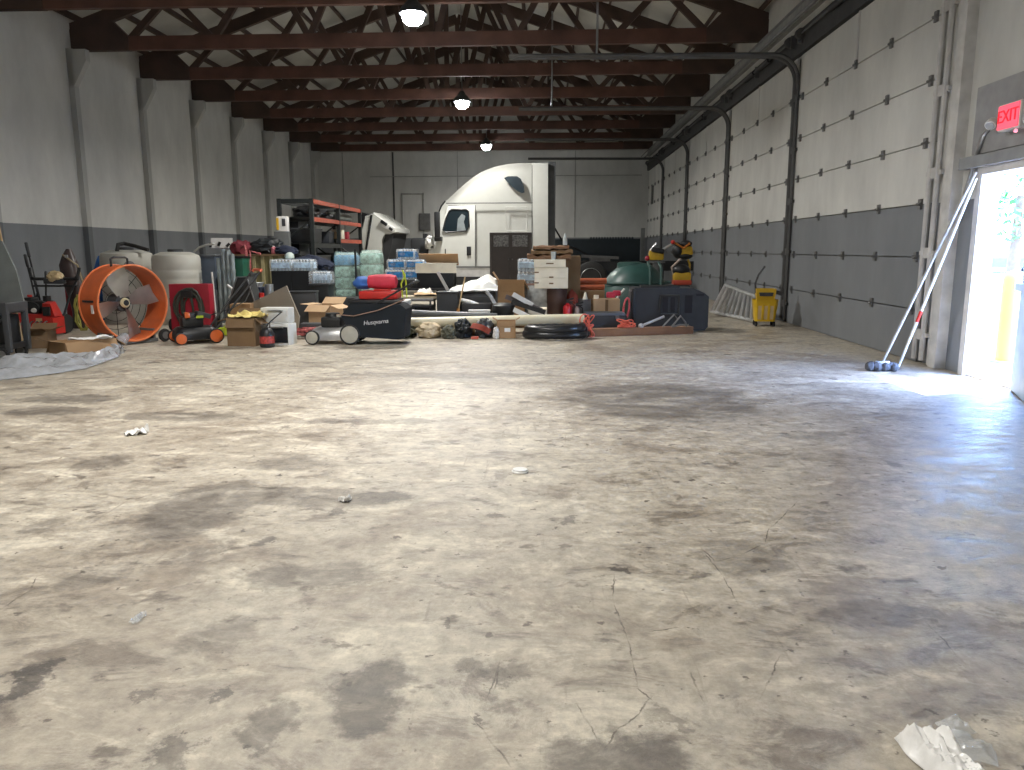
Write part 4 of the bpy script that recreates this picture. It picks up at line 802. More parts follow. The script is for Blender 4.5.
for i, (y_, w2, h2, zz, lab) in enumerate(((RY0+.55, .8, .28, z4+.012, 'black bin on the middle rack shelf, nearer bay'), (YM-.30, .40, .24, z4+.012, 'smaller black bin on the middle rack shelf by the middle post'), (RY0+.9, 1.3, .55, .68, 'big dark bin on the low rack shelf, nearer bay'), (YM+.9, 1.3, .60, .68, 'big dark bin on the low rack shelf, far bay'))):
    t2 = thing('storage_bin', lab, 'bin', (RX1-.38, y_, zz)); put('body', MB().box((0, 0, h2/2), (.5, w2, h2), bv=.015, taper=1.04), [black, slate][i % 2], t2); put('rim', MB().box((0, 0, h2), (.54, w2*1.06, .03), bv=.008), darkgrey, t2)
z_ = A(283, 232, RY0+.3).z; one('grey_carton', 'grey carton below the white pack at the rack end', 'carton', MB().box((0, 0, z_/2), (.30, .14, z_), bv=.01), mat('grey carton', (.12, .125, .125), .7), (A(282, 232, 15.78).x, 15.79, 0))
zt = A(283, 216, 15.55).z; t = thing('packaged_pack', 'white and yellow pack on the grey carton at the rack end', 'pack', (A(283, 226, 15.79).x, 15.79, z_)); put('body', MB().box((0, 0, (zt-z_)/2), (.22, .14, zt-z_), bv=.01), paper, t); put('yellow_stripe', MB().box((-.085, -.073, (zt-z_)/2), (.05, .006, (zt-z_)*.8)), yellow, t, False); put('dark_mark', MB().box((.04, -.073, (zt-z_)*.6), (.07, .006, (zt-z_)*.5)), darkgrey, t, False)
z_ = A(303, 222, 16.6).z; one('grey_board', 'tall pale grey panel standing inside the rack end', 'panel', MB().box((0, 0, z_/2), (.20, .05, z_)), mat('pale grey panel', (.30, .31, .31), .6), (A(304, 240, 16.4).x, 16.4, 0)); one('grey_board', 'tall dark grey panel next to the pale one in the rack end', 'panel', MB().box((0, 0, z_/2), (.26, .05, z_)), darkgrey, (A(296, 240, 16.5).x, 16.5, 0))
# jackets thrown over the packs
Y = 15.05; cx, w_, zt = span(292, 330, 267, Y); t = thing('covered_heap', 'dark navy jackets thrown over a tall box behind the water packs', 'jackets', (cx, Y+.28, 0)); put('box', MB().box((0, 0, (zt+.0)/2), (w_*.8, .3, zt)), black, t, False); put('jacket', MB().ball((0, 0, 0), (w_*.54, .2, .16), 4, .25, 2.2, 14).xf(Matrix.Translation((0, 0, zt+.05)) @ Matrix.Rotation(.22, 4, 'Y')), navy, t)
a = A(289, 256, 14.75); one('white_helmet', 'white rounded helmet on the black cabinet behind the water pack', 'helmet', MB().lathe([(.085, 0), (.09, .03), (.08, .075), (.045, .11), (0, .12)], 20), mat('white green helmet', (.45, .52, .48), .4), (a.x, 14.78, A(290, 271, 14.45).z+.23))
# ================================================================== the truck
TY = 23.0; TW = 2.5
def TP(px, py): a = A(px, py, TY); return Vector((a.x, a.z))
o_ = TP(548, 250).x
t = thing('semi_truck', 'white semi truck cab with high rounded roof and opened hood, facing left', 'truck', (o_, TY, 0)); TRK_ = t
def L(px, py): a = TP(px, py); return (a.x-o_, a.y)
wp_ = mat('truck white paint', (.60, .61, .575), .25, var=.03, coat=.6); seam = mat('truck seam', (.10, .10, .10), .6, var=0); gl = mat('truck dark glass', (.008, .016, .022), .22, var=0)
prof_t = [(547.5, 163), (540, 162.3), (533, 162), (520, 162), (508, 162.8), (497, 165), (488, 168), (480, 171.5), (471, 177.5), (463, 184), (454.5, 192), (446, 200), (441.5, 206), (438.5, 213)]
prof_b = [(436, 221), (433, 231), (430.5, 240), (428, 250), (427, 262), (427.5, 275), (430, 288), (547.5, 288)]
pts = [L(*q) for q in prof_t+prof_b]
cx = sum(p[0] for p in pts)/len(pts); czm = 1.9
def ringy(y, k, kx=1.0):
    r = []
    for (x, z) in pts:
        top = max(0, (z-1.9)/2.0)
        r.append((x if x > -.05 else x+(1-k)*.9*(-cx)*.35, y, z-(1-k)*top*1.3))
    return r
cab = MB(); cab.loft([ringy(.10, .80), ringy(.03, .93), ringy(0, 1) if False else ringy(.008, .975), ringy(.30, 1.0), ringy(TW-.30, 1.0), ringy(TW-.03, .93), ringy(TW-.10, .80)])
# side skin: flat side wall below the roof crown
cabo = put('cab', cab, wp_, t)
rf = MB(); low = L(500, 203)[1]
put('roof_seam', MB().box(((L(446, 203)[0]+0)/2, -.002, low), (-L(446, 203)[0], .02, .028)), seam, t, False)
put('rear_seam', MB().box((L(532, 250)[0], -.002, 2.1), (.022, .02, 3.3)), seam, t, False)
se = [L(*q) for q in ((532.5, 163.5), (548, 163), (548, 288), (533.5, 288))]
put('side_extender', MB().prism(se, .05, (0, -.03, 0)), wp_, t, False)
put('gap_panel', MB().box((.10, .3, 2.2), (.22, .5, 3.3)), mat('rubber fairing edge', (.06, .065, .07), .6), t, False)
# door
dpts = [L(*q) for q in ((448.5, 206), (475, 205), (475, 284), (436, 284), (435, 250), (438, 232))]
dr = put('door', MB().prism(dpts, .05, (0, -.025, 0)), wp_, t, False)
put('door_seam', MB().box((L(475.6, 250)[0], -.004, (dpts[1][1]+dpts[2][1])/2), (.025, .02, dpts[1][1]-dpts[2][1])).box(((dpts[0][0]+dpts[1][0])/2, -.004, dpts[0][1]+.015), (dpts[1][0]-dpts[0][0], .02, .025)), seam, dr, False)
wpts = [L(*q) for q in ((449.5, 211), (452, 209.5), (466, 209.3), (468.6, 211.5), (469.3, 226), (466.5, 231), (446, 232.5), (443, 230), (446, 219))]
wn = put('window', MB().prism(wpts, .03, (0, -.04, 0)), gl, dr, False)
put('window_frame', MB().tube([(x, -.04, z) for x, z in wpts], .022, 6, True), black, dr)
put('seat_glimpse', MB().prism([L(*q) for q in ((457, 231), (458, 219), (462, 214), (465.5, 216), (464, 222), (466, 231))], .008, (0, -.046, 0)), mat('pale seat back', (.22, .25, .26), .3), wn, False)
hb = L(469, 251); put('door_handle', MB().box((hb[0], -.035, hb[1]), (.13, .03, .26), bv=.012), black, dr)
put('grab_slot', MB().box((L(445.5, 253)[0], -.03, L(445, 253)[1]), (.03, .02, .24)), black, dr, False)
put('roof_window', MB().prism([L(*q) for q in ((504, 178), (508, 176.3), (517, 176.2), (521, 179), (523.5, 186), (524.5, 192.5), (522, 193.3), (518, 191.5), (510, 185))], .04, (0, -.022, 0)), gl, t, False)
sb = [L(*q) for q in ((506, 207), (527, 207), (527, 231), (505.5, 231))]; put('sleeper_door', MB().tube([(x, -.002, z) for x, z in sb], .012, 4, True), mat('pale seam', (.50, .50, .48), .5), t)
put('mirror', MB().box((L(438.3, 225)[0], -.22, L(438, 225)[1]), (.16, .14, .74), bv=.03).box((L(439, 238)[0], -.12, L(439, 239)[1]), (.22, .26, .14), bv=.03), black, t)
put('windshield_edge', MB().tube([(x-.02, .06, z) for x, z in (L(446, 201), L(442, 206), L(439, 213), L(436.5, 222))], .03, 6), black, t)
put('cowl', MB().ball((L(429.5, 243)[0], .2, L(429, 243)[1]), (.16, .4, .22), 3, .3, 2.5, 3), white, t); put('cowl_bracket', MB().box((L(424, 236)[0], .3, L(424, 236)[1]), (.12, .3, .14)).box((L(431, 246)[0], -.02, L(431, 246)[1]), (.12, .1, .10)), black, t, False)
put('step_panel', MB().prism([L(*q) for q in ((446, 268), (547, 268), (547, 296), (446, 296))], .12, (0, -.07, 0)), mat('step grey paint', (.5, .5, .49), .4), t, False)
put('step_recess', MB().box((L(468, 281)[0], -.08, L(468, 281)[1]), (.75, .04, .26)), black, t, False)
put('lower_seam', MB().box((L(475, 266)[0], -.072, L(475, 267)[1]), (1.6, .02, .05)), seam, t, False)
put('engine', MB().box((L(417, 247)[0], .9, L(417, 247)[1]), (.60, .6, .55), bv=.08).box((L(424, 252)[0], .9, L(420, 255)[1]), (.5, .5, .5), bv=.05).box((L(402, 252)[0], .9, L(402, 252)[1]-.1), (.6, .6, .3), bv=.05), mat('dark engine', (.02, .022, .025), .6), t)
put('frame_rail', MB().box((1.0, .75, .85), (8.6, .10, .28)).box((1.0, 1.75, .85), (8.6, .10, .28)), black, t, False)
put('fifth_wheel', MB().box((1.6, 1.25, 1.12), (1.1, .9, .08), (0, .05, 0)).box((1.6, 1.25, 1.03), (.6, .8, .12)), dullsteel, t, False)
wl = A(591, 277, TY); wr_ = .50
for (wx, wy) in ((wl.x-o_, .05), (wl.x-o_+1.32, .05), (wl.x-o_, TW-.35), (wl.x-o_+1.32, TW-.35), (-3.0, .06), (-3.0, TW-.36)):
    w = put('wheel', MB().lathe([(.28, 0), (.40, -.01), (.48, .03), (.5, .08), (.5, .24), (.48, .29), (.28, .3)], 32, (wx, wy, wr_), (0, 1, 0)), rubber, t)
    put('rim', MB().lathe([(.0, .09), (.12, .07), (.13, .12), (.20, .14), (.265, .06), (.30, .0), (.31, .01), (.29, .2), (.0, .2)], 28, (wx, wy-.01, wr_), (0, 1, 0)), mat('wheel rim steel', (.30, .31, .31), .4, .6), w)
put('mud_flap', MB().box((wl.x-o_+2.1, .2, .62), (.03, .6, .8)), black, t, False); put('air_lines', MB().tube([(.2, .9, 2.0), (.5, .9, 1.5), (.9, 1, 1.35), (1.2, 1, 1.2)], .03, 6), black, t)
# hood tipped forward in front of the cab
hp_ = [L(*q) for q in ((373, 212), (376, 214), (383, 219), (389, 223), (396, 228), (396, 232), (391, 234), (385, 234), (382, 240), (382, 252), (381, 264), (378.5, 272), (374, 271), (366, 258), (360, 247), (358, 237), (362, 225), (364, 216), (368, 215))]
hd = MB(); yn = [0.0, .10, 1.2, 2.3, 2.45]; hcx = sum(p[0] for p in hp_)/len(hp_); hcz = sum(p[1] for p in hp_)/len(hp_)
hd.loft([[(hcx+(x-hcx)*k, y, hcz+(z-hcz)*k) for x, z in hp_] for y, k in zip(yn, (.92, 1, 1, 1, .92))])
ho = put('hood', hd, mat('truck white paint', (0, 0, 0)), t, True, (0, .02, 0))
put('hood_seam', MB().tube([(x, -.0, z) for x, z in (L(371.5, 215), L(369.5, 228), L(367, 244), L(365.5, 252))], .035, 6), black, ho)
put('wheel_arch', MB().prism([L(*q) for q in ((384.5, 234), (393, 233), (391, 245), (388, 258), (387, 274), (380, 274), (382, 262), (383, 248))], 2.2, (0, .05, 0)), mat('black arch liner', (.025, .026, .028), .7), ho, False)
put('grille', MB().prism([L(*q) for q in ((361, 212), (366, 214), (363, 226), (360, 233), (357.5, 234), (358.5, 222))], 2.0, (0, .12, 0)), black, ho, False)
put('headlamp', MB().box((L(388, 227)[0], .0, L(388, 227)[1]), (.40, .08, .16), (0, .5, 0), bv=.03), white, ho); put('lamp_recess', MB().box((L(384, 224)[0], -.03, L(384, 223)[1]), (.22, .06, .09), (0, .6, 0), bv=.02).box((L(391, 229)[0], -.05, L(391, 229)[1]), (.12, .06, .08), (0, .6, 0), bv=.02), black, ho)
# dark glazed cabinet before the truck
Y = 21.6; cx, w_, zt = span(489.5, 531.5, 232.5, Y)
t = thing('glazed_cabinet', 'dark brown two door cabinet with patterned glass tops before the truck', 'cabinet', (cx, Y, 0)); dk = mat('dark brown wood', (.028, .020, .018), .45); put('body', MB().box((0, .25, zt/2), (w_, .5, zt), bv=.012), dk, t, False)
pg = mat('patterned glass', (.16, .16, .16), .3, var=.8, scale=22)
for sx in (-1, 1):
    d = put('door', MB().box((sx*w_*.225, -.012, zt*.47), (w_*.42, .03, zt*.9)), dk, t, False); put('glass_pane', MB().box((sx*w_*.225, -.03, zt*.875), (w_*.36, .012, zt*.17)), pg, d, False); put('knob', MB().ball((sx*.05, -.04, zt*.6), .02, 2), dullsteel, d)
    put('side_post', MB().box((sx*w_*.475, -.02, zt*.47), (.05, .04, zt*.93)), mat('brown post', (.06, .05, .045), .5), t, False)
# ================================================================== heap in the middle
# table under the packs
def table(lab, x0, x1, Y, d_, z, m):
    t = thing('folding_table', lab, 'table', ((x0+x1)/2, Y, 0)); W = x1-x0; put('top', MB().box((0, 0, z-.02), (W, d_, .04), bv=.008), m, t)
    for sx in (-1, 1):
        for sy in (-1, 1): put('leg', MB().cyl((sx*(W/2-.06), sy*(d_/2-.05), 0), (sx*(W/2-.06), sy*(d_/2-.05), z-.04), .018, seg=8), dullsteel, t)
    return t
Y = 14.2; x0, x1, TZ = A(384, 287, Y).x, A(470, 287, Y).x, A(430, 288, 14.0).z
table('dark folding table under the blue water packs and the tan topped box', x0, x1, Y+.1, .75, TZ, black)
xa = A(405, 285, Y).x
t = thing('plastic_tray', 'black plastic tray under the bright blue water packs', 'tray', (xa, Y, TZ)); put('body', MB().box((0, 0, .075), (.62, .42, .15), bv=.02, taper=1.06), black, t)
for r, (n_, off_) in enumerate(((2, -.20), (2, -.17), (1, .02))):
    for k in range(n_):
        px_ = xa + (-.16+.345*k if r == 0 else (-.12+.335*k if r == 1 else .06))
        lab = ['bright blue water pack at the bottom of the stack, hood side', 'bright blue water pack at the bottom of the stack, truck cab side', 'bright blue water pack in the middle layer, hood side', 'bright blue water pack in the middle layer, truck cab side', 'topmost bright blue water pack of the stack on the black tray'][r*2+k]
        wpo = wpack(lab, (px_, Y-.02+.02*r, TZ+.152+.184*r), .05*(k-r), bluelab, film, 'bright blue water packs', .36, .27); wpo.scale = (.86, .86, .82)
t = thing('black_bin', 'black bin with a tan cardboard sheet over its top beside the blue water', 'bin', (A(437, 280, Y).x, Y, TZ)); zt = A(437, 268, Y).z-TZ; wb_ = A(456, 270, Y).x-A(420, 270, Y).x
put('body', MB().box((0, 0, zt/2), (wb_, .5, zt), bv=.015), mat('matte black panel', (0, 0, 0)), t)
t = thing('cardboard_sheet', 'folded cardboard sheet covering the black bin before the truck', 'cardboard', (A(438, 262, Y).x, Y, TZ+zt+.002)); wc_ = A(458, 265, Y).x-A(418, 265, Y).x
put('front_fold', MB().box((0, -.29, -.0), (wc_, .02, .17)).box((0, -.18, .082), (wc_, .24, .012)), cream, t, False); put('back_fold', MB().box((-.0, .12, .15), (wc_*.98, .012, .24), (.5, 0, 0)), card, t, False)
# low row of boards and things on a second support
Y = 13.2; xb0, xb1 = A(390, 300, Y).x, A(436, 300, Y).x; z_ = A(420, 299, Y-.3).z
table('low table with pale boards on it beside the mower catcher', xb0, xb1, Y, .6, z_, dullsteel)
one('particle_board', 'long tan board lying on the low table beside the catcher', 'board', MB().box((0, 0, .018), (.86, .42, .034)), mat('tan board', (.42, .36, .26), .7), (A(418, 297, Y).x, Y-.02, z_), .06)
one('cardboard_piece', 'torn brown cardboard piece lying over the tan board', 'cardboard', MB().sheet(lambda u, v: ((u-.5)*.55, (v-.5)*.35, .03+.05*abs(noise.noise(Vector((u*3, v*3, 8))))), 10, 8, .006), cardl, (A(430, 293, Y).x, Y, z_+.036), .2)
one('paper_heap', 'crumpled white paper on the boards below the blue water', 'paper', MB().sheet(bagfn(.30, .26, .11, 3.3), 16, 14, .004), paper, (A(424, 288, Y+.1).x, Y+.25, z_+.036), .1)
a = A(443, 290, 13.0); one('flat_bar', 'short pale bar leaning on the dark crates under the tan topped bin', 'bar', MB().box((0, 0, 0), (.05, .03, .36), (0, -.5, 0)), alu, (a.x, 13.02, A(448, 292, 13.0).z+.175))
Y = 12.75; cx, w_, zt = span(393, 409, 300, Y)
t = thing('white_cooler', 'white plastic box under the low table beside the catcher', 'box', (cx, Y, 0)); put('body', MB().box((0, 0, zt*.45), (w_*.86, .3, zt*.9), bv=.015), white, t); put('lid', MB().box((0, 0, zt*.93), (w_*1.08, .36, zt*.16), bv=.015), white, t)
Y = 12.95; cx, w_, zt = span(412, 432, 305, Y); t = thing('open_crate', 'black open crate lying on its side under the low table', 'crate', (cx, Y, 0)); b = MB(); hh = zt
b.box((0, 0, .02), (w_, .35, .03)); b.box((0, 0, hh-.015), (w_, .35, .03)); b.box((-w_/2, 0, hh/2), (.03, .35, hh)); b.box((w_/2, 0, hh/2), (.03, .35, hh)); b.box((0, .17, hh/2), (w_, .02, hh)); put('body', b, black, t, False); put('inner_shelf', MB().box((-.03, 0, hh*.55), (w_*.7, .3, .02)), darkgrey, t, False)
Y = 13.0; cx, w_, zt = span(438, 459, 292, Y); t = thing('black_bin', 'dark grey ribbed bin standing beside the tan broom handle', 'bin', (cx, Y, 0)); put('body', MB().box((0, .0, zt/2), (w_*.95, .4, zt), bv=.02, taper=1.05), mat('grey black bin', (.032, .034, .036), .6), t); put('rim', MB().box((0, 0, zt), (w_*1.06, .46, .03), bv=.01), black, t)
a0, a1 = A(459, 307, 12.75), A(465, 277, 13.0); v = a1-a0; a = a0-v*(a0.z/v.z)
t = thing('broom', 'broom with tan handle standing upright in front of the white sheet', 'broom', a); put('handle', MB().cyl(v*.0, a1-a, .013, seg=10), mat('tan wood', (0, 0, 0)), t); put('collar', MB().cyl((a1-a)*.32, (a1-a)*.43, .028, seg=10), mat('orange collar', (.5, .22, .06), .5), t)
# dark heap carrying the white sheet
Y = 13.5; cx, w_, zt = span(456, 495, 292, Y)
t = thing('appliance', 'dark appliance box under the draped white sheet', 'appliance', (cx, Y+.2, 0)); put('body', MB().box((0, 0, zt/2), (w_*.94, .6, zt), bv=.03), mat('heap dark plastic', (.03, .03, .032), .5), t); put('front_panel', MB().box((0, -.31, zt*.75), (w_*.85, .03, zt*.3), bv=.01), darkgrey, t)
c0, c1, c2 = A(450, 292, Y), A(489, 278, Y+.1), A(498, 293, Y)
def shw(u, v):
    x = c0.x+(c2.x-c0.x)*u; top = c0.z+.02+(c1.z-c0.z)*min(1, u/.8) - max(0, u-.8)*.55; y = Y-.20+v*.75
    fold = .03*math.sin(u*9+v*2)+.02*noise.noise(Vector((u*5, v*5, 2)))
    z = zt+.012+(top-zt)*min(1, v*1.6+.25) + abs(fold)
    if v < .15: z = zt+.012 + (z-zt)*.35
    return (x, y, max(z, zt+.012))
one('white_sheet', 'white sheet draped over the dark heap before the truck', 'sheet', MB().sheet(shw, 30, 18, .008), mat('white sheet', (.68, .68, .66), .6, var=.05))
for i, (pts_, m_, lab, r_) in enumerate((([(461, 300), (470, 302), (478, 305), (484, 311)], white, 'white curved plastic strip in the heap under the sheet', .035), ([(486, 291), (491, 297), (495, 304), (497, 309)], alu, 'pale metal strip slanting down beside the black round lid', .03)        )):
    pp = [A(x, y, 12.95-.06*i) for x, y in pts_]; one('plastic_strip', lab, 'strip', MB().tube(pp, r_, 8), m_)
Y = 12.72; cx, w_, zt = span(469, 490, 310.5, Y); t = thing('white_box', 'low white flat box before the round black tub', 'box', (cx, Y, 0)); put('body', MB().box((0, 0, zt/2), (w_, .12, zt-.01), bv=.008), white, t); put('lid', MB().box((0, 0, zt), (w_*1.05, .13, .025), bv=.006), paper, t)
Y = 13.05; cx, w_, zt = span(462, 492, 303, Y); t = thing('tote_box', 'low black box at the foot of the white sheet heap', 'box', (cx, Y, 0)); put('body', MB().box((0, 0, zt/2), (w_, .3, zt), bv=.02), black, t)
put('wheel_arch_trim', MB().tube([(-.16+.32*k/12, -.16, zt*.35+.13*math.sin(k*PI/12)) for k in range(13)], .025, 8), darkgrey, t)
Y = 12.75; cx, w_, zt = span(492, 515, 303, Y); one('black_tub', 'round black lidded tub in the middle of the heap', 'tub', MB().lathe([(.16, 0), (.175, zt*.55), (.18, zt*.75), (w_/2*1.0, zt*.78), (w_/2, zt*.92), (w_*.4, zt*.97), (w_*.3, zt), (0, zt)], 30), black, (cx, Y, 0))
# cardboard box under the water, purple gutter pieces
Y = 13.6; cx, w_, zt = span(498, 524.5, 280.5, Y)
t = carton('cardboard_box', 'tall brown cardboard box with a raised flap beside the white sheet', (cx, Y+.1, 0), w_, .42, zt, card, 0, True, fa=(3.05, 2.7, .6, 2.7))
for i, (q0, q1, mm, lab) in enumerate((((507, 298), (540, 312), mat('purple grey plastic', (.12, .10, .11), .45), 'purple grey gutter slanting down before the tall cardboard box'), ((514, 296), (530, 306), white, 'white gutter piece lying over the purple grey one'), ((512, 303), (544, 314), black, 'black trim strip lying along the purple grey gutter'), ((514, 311), (527, 318), white, 'white trim piece below the black trim strip'))):
    a0, a1 = A(*q0, 13.0-.12*i), A(*q1, 12.75-.08*i)
    d = a1-a0; g = MB(); g.box((0, 0, 0), (d.length, .11, .02)).box((0, -.05, .03), (d.length, .012, .06)).box((0, .05, .03), (d.length, .012, .06))
    o = one('gutter', lab, 'gutter', g, mm, (a0+a1)/2); o.rotation_euler = (0, -math.atan2(d.z, d.x), math.atan2(d.y, d.x)*.0)
# water packs by the drawers
Y = 14.0; cx, w_, zt = span(524, 536, 285, Y); t = thing('storage_box', 'pale plastic box of packs beneath the blue white water', 'box', (cx+.10, Y+.1, 0)); put('body', MB().box((0, 0, zt/2), (.44, .36, zt), bv=.015), mat('pale packed plastic', (.42, .45, .47), .4, var=.5, scale=9), t); put('lid', MB().box((0, 0, zt+.012), (.46, .38, .03), bv=.008), mat('brown pink lid', (.35, .22, .19), .6), t)
zq = zt+.03
xm = A(527, 275, Y).x
wpack('pale blue water pack beside the cream drawers, lower one', (xm+.04, Y+.1, zq), .05, palelab, film, 'pale water beside the drawers', .44, .28); wpack('pale blue water pack beside the cream drawers, upper one', (xm+.05, Y+.1, zq+.222), -.08, palelab, film, 'pale water beside the drawers', .42, .28)
Y = 14.3; cx, w_, zt = span(535, 548, 297, Y); t = thing('white_box', 'low white box on the floor beyond the brown barrel', 'box', (A(537, 300, 13.5).x+.05, 13.45, 0)); put('body', MB().box((0, 0, .16), (.40, .35, .32), bv=.01), white, t); put('lid', MB().box((0, 0, .335), (.42, .37, .03), bv=.008), cream, t)
# barrel, drawers, wood slabs
Y = 13.0; cx, w_, zt = span(547, 567, 288, Y); r = w_/2
t = thing('barrel', 'dark brown barrel standing under the cream drawers', 'barrel', (cx, Y, 0)); pr = [(r*.97, 0), (r, .02)]
for k in (1, 2): pr += [(r, zt*k/3-.025), (r*1.04, zt*k/3), (r, zt*k/3+.025)]
pr += [(r, zt-.02), (r*1.03, zt), (r*.95, zt), (r*.95, zt-.02), (0, zt-.02)]; put('body', MB().lathe(pr, 32), brown, t)
z1, z2, z3 = zt, A(550, 267.5, Y).z, A(550, 259.2, Y).z
cxb, wb2, _ = span(534.5, 568, 280, Y-.2); 
t = thing('cream_box', 'cream box with dark handle slots resting on the brown barrel', 'box', (cxb, Y, z1+.002)); put('body', MB().box((0, 0, (z2-z1)/2), (wb2, .5, z2-z1-.004), bv=.006), cream, t, False)
for k in range(2): put('drawer', MB().box((0, -.255, (z2-z1)*(.27+.46*k)), (wb2*.97, .012, (z2-z1)*.42), bv=.003), cream, t, False)
for x, z in ((-.24, .28), (-.24, .78), (.0, .25), (0, .55)): put('handle_slot', MB().box((x, -.263, (z2-z1)*z), (.07, .01, .022)), cardd, t, False)
cxt, wt2, _ = span(534, 567, 262, Y-.2); t = thing('cream_box', 'shallow cream box lying on top of the larger cream one', 'box', (cxt-.01, Y, z2+.002)); put('body', MB().box((0, 0, (z3-z2)/2), (wt2*.96, .48, z3-z2-.004), bv=.006), cream, t, False); put('handle_slot', MB().box((0, -.243, (z3-z2)*.5), (.12, .008, .02)), cardd, t, False)
z_ = z3
for i, (x0, x1, h, lab) in enumerate(((527, 571, .085, 'rough brown wood slab at the bottom of the slab stack'), (531, 573, .07, 'rough brown wood slab in the middle of the slab stack'), (533, 569, .06, 'rough brown wood slab on top of the slab stack'))):
    xa_, wd_, _ = span(x0, x1, 255, Y-.2)
    def sl_(u, v, W=wd_, H=h, s=i): e = min(1, 8*min(u, 1-u)); return ((u-.5)*W, (v-.5)*(.34+.03*math.sin(u*7+s)), H*(.75+.6*noise.noise(Vector((u*6, v*4, s)))))
    one('wood_slab', lab, 'wood slab', MB().sheet(sl_, 16, 8, h*.72), [woodm, cardd, woodm][i], (xa_, Y+.02, z_+.002), 0, 'wood slabs'); z_ += h*1.0+.004
a = A(565, 246, Y); one('clear_bottle', 'clear plastic bottle standing on top of the wood slabs', 'bottle', MB().lathe([(.035, 0), (.038, .02), (.036, .10), (.02, .15), (.014, .17), (.014, .19), (0, .19)], 14), mat('cup plastic', (.6, .66, .68), .15, alpha=.8), (a.x, Y, z_+.005)); a = A(553.5, 255, Y-.2); one('clear_cup', 'clear plastic cup in front of the wood slabs', 'cup', MB().lathe([(.036, 0), (.045, .12), (.047, .125), (.042, .12), (.034, .005)], 18), mat('cup plastic', (0,)*3), (a.x, Y-.21, z3))
one('dark_cabinet', 'dark wooden box stack behind the cream drawers', 'box', MB().box((0, 0, (z3+.05)/2), (.32, .4, z3+.05), bv=.01), cardd, (A(571, 270, Y+.4).x, Y+.55, 0))
# pipes along the front
a0, a1 = A(396, 313, 12.55), A(497, 316, 12.6)
def lying(name, lab, px0, py0, px1, py1, Y0, Y1, r, m, cat='pipe'):
    p, q = A(px0, py0, Y0), A(px1, py1, Y1); b = MB(); b.cyl(p, q, r, seg=24, cap=True)
    return one(name, lab, cat, b, m)
lying('grey_pipe', 'long dark grey pipe lying above the cream pipe', 394, 312, 497, 316.5, 12.45, 12.45, .052, mat('dark pipe', (.07, .075, .08), .4))
lying('cream_pipe', 'long thick cream pipe lying along the front of the heap', 404, 323, 584, 319, 12.2, 12.3, .085, mat('cream pipe', (.62, .57, .42), .4, var=.06))
for i, px in enumerate((412, 470, 540, 578)):
    a = A(px, 325, 12.28); zt = A(px, 324 - (px-404)*.02, 12.25).z-.09
    one('pipe_block', 'block supporting the cream pipe, ' + ['nearest the catcher', 'second from the catcher', 'third from the catcher', 'at its far end'][i], 'block', MB().box((0, 0, zt/2), (.16, .14, max(.05, zt)), bv=.01), cardd if i % 2 else black, (a.x, 12.28, 0))
for i, px in enumerate((400, 488)):
    zt = A(px, 312, 12.45).z-.07; one('pipe_block', 'dark block supporting the dark grey pipe, ' + ['near the white box', 'near the round black tub'][i], 'block', MB().box((0, 0, zt/2), (.14, .16, zt), bv=.01), black, (A(px, 320, 12.45).x, 12.47, 0))
# front debris
def heap(name, lab, cat, px0, px1, pyt, Y, d_, m, seed, amp=.35):
    cx, w_, zt = span(px0, px1, pyt, Y); return one(name, lab, cat, MB().ball((0, 0, zt*.42), (w_*.5, d_/2, zt*.58), 4, amp, 2.6, seed, 0.0), m, (cx, Y, 0))
camo = mat('camouflage cloth', (.16, .15, .09), .9, var=.9, scale=14, bump=.6)
heap('camouflage_pile', 'mottled olive and tan cloth pile at the end of the cream pipe', 'cloth pile', 390, 414, 320, 11.95, .42, camo, 3, .5)
heap('paper_sack', 'flat tan paper sack lying before the cream pipe', 'paper sack', 417, 441, 322, 11.95, .40, mat('tan paper', (.52, .42, .28), .8, bump=.4), 8, .25)
heap('cloth_heap', 'grey olive rag between the paper sack and the black bag', 'rag', 441, 456, 326, 11.85, .3, mat('grey olive cloth', (.10, .10, .075), .9, bump=.5), 12, .4)
heap('black_bag', 'crumpled black garbage bag before the cream pipe', 'garbage bag', 455, 472, 319.5, 11.95, .42, mat('black bag', (0, 0, 0)), 15, .4)
heap('dark_bag', 'dark grey folded bag with a red panel before the cream pipe', 'bag', 475, 494, 319, 12.0, .40, darkgrey, 18, .3)
one('red_scrap', 'dark red flap lying on the folded dark grey bag', 'flap', MB().sheet(lambda u, v: ((u-.5)*.30, (v-.5)*.1+.05*u, .0+.05*math.sin(u*3)), 8, 5, .008), mat('rust red fabric', (.25, .04, .02), .8), (A(480, 328, 11.75).x, 11.74, A(480, 330, 11.75).z), 0, rot=(.9, .5, 0))
one('red_tag', 'small red plastic piece on the floor before the black bag', 'plastic piece', MB().box((0, 0, .02), (.11, .06, .04), bv=.01), mat('coral red', (.55, .12, .08), .5), (A(475, 334, 11.75).x, 11.72, 0))
heap('white_crumple', 'small white crumpled wrapper beside the little open carton', 'wrapper', 493, 499, 327, 11.8, .12, paper, 22, .4)
for i, (px, py, mm, lab) in enumerate(((393, 323, mat('coral red', (0,)*3), 'small coral scrap at the catcher end of the cloth pile'), (396, 327, yellowpaper, 'yellow scrap on the olive cloth pile'))):
    a = A(px, py, 11.72); one('scrap_piece', lab, 'scrap', MB().ball((0, 0, .03), (.05, .04, .05), 2, .3, 3, i), mm, (a.x, 11.7, a.z-.02 if False else 0.0))
p = F(507, 336); carton('cardboard_box', 'little open brown carton with a white sticker on the floor', (p.x, 11.93, 0), .29, .20, .27, card, .03, True, fa=(2.95, 2.4, 1.0, 1.0))
o = [x for x in COL.objects if x.get('label', '').startswith('little open')][0]; put('sticker', MB().box((.02, -.103, .13), (.09, .004, .06)), paper, o, False)
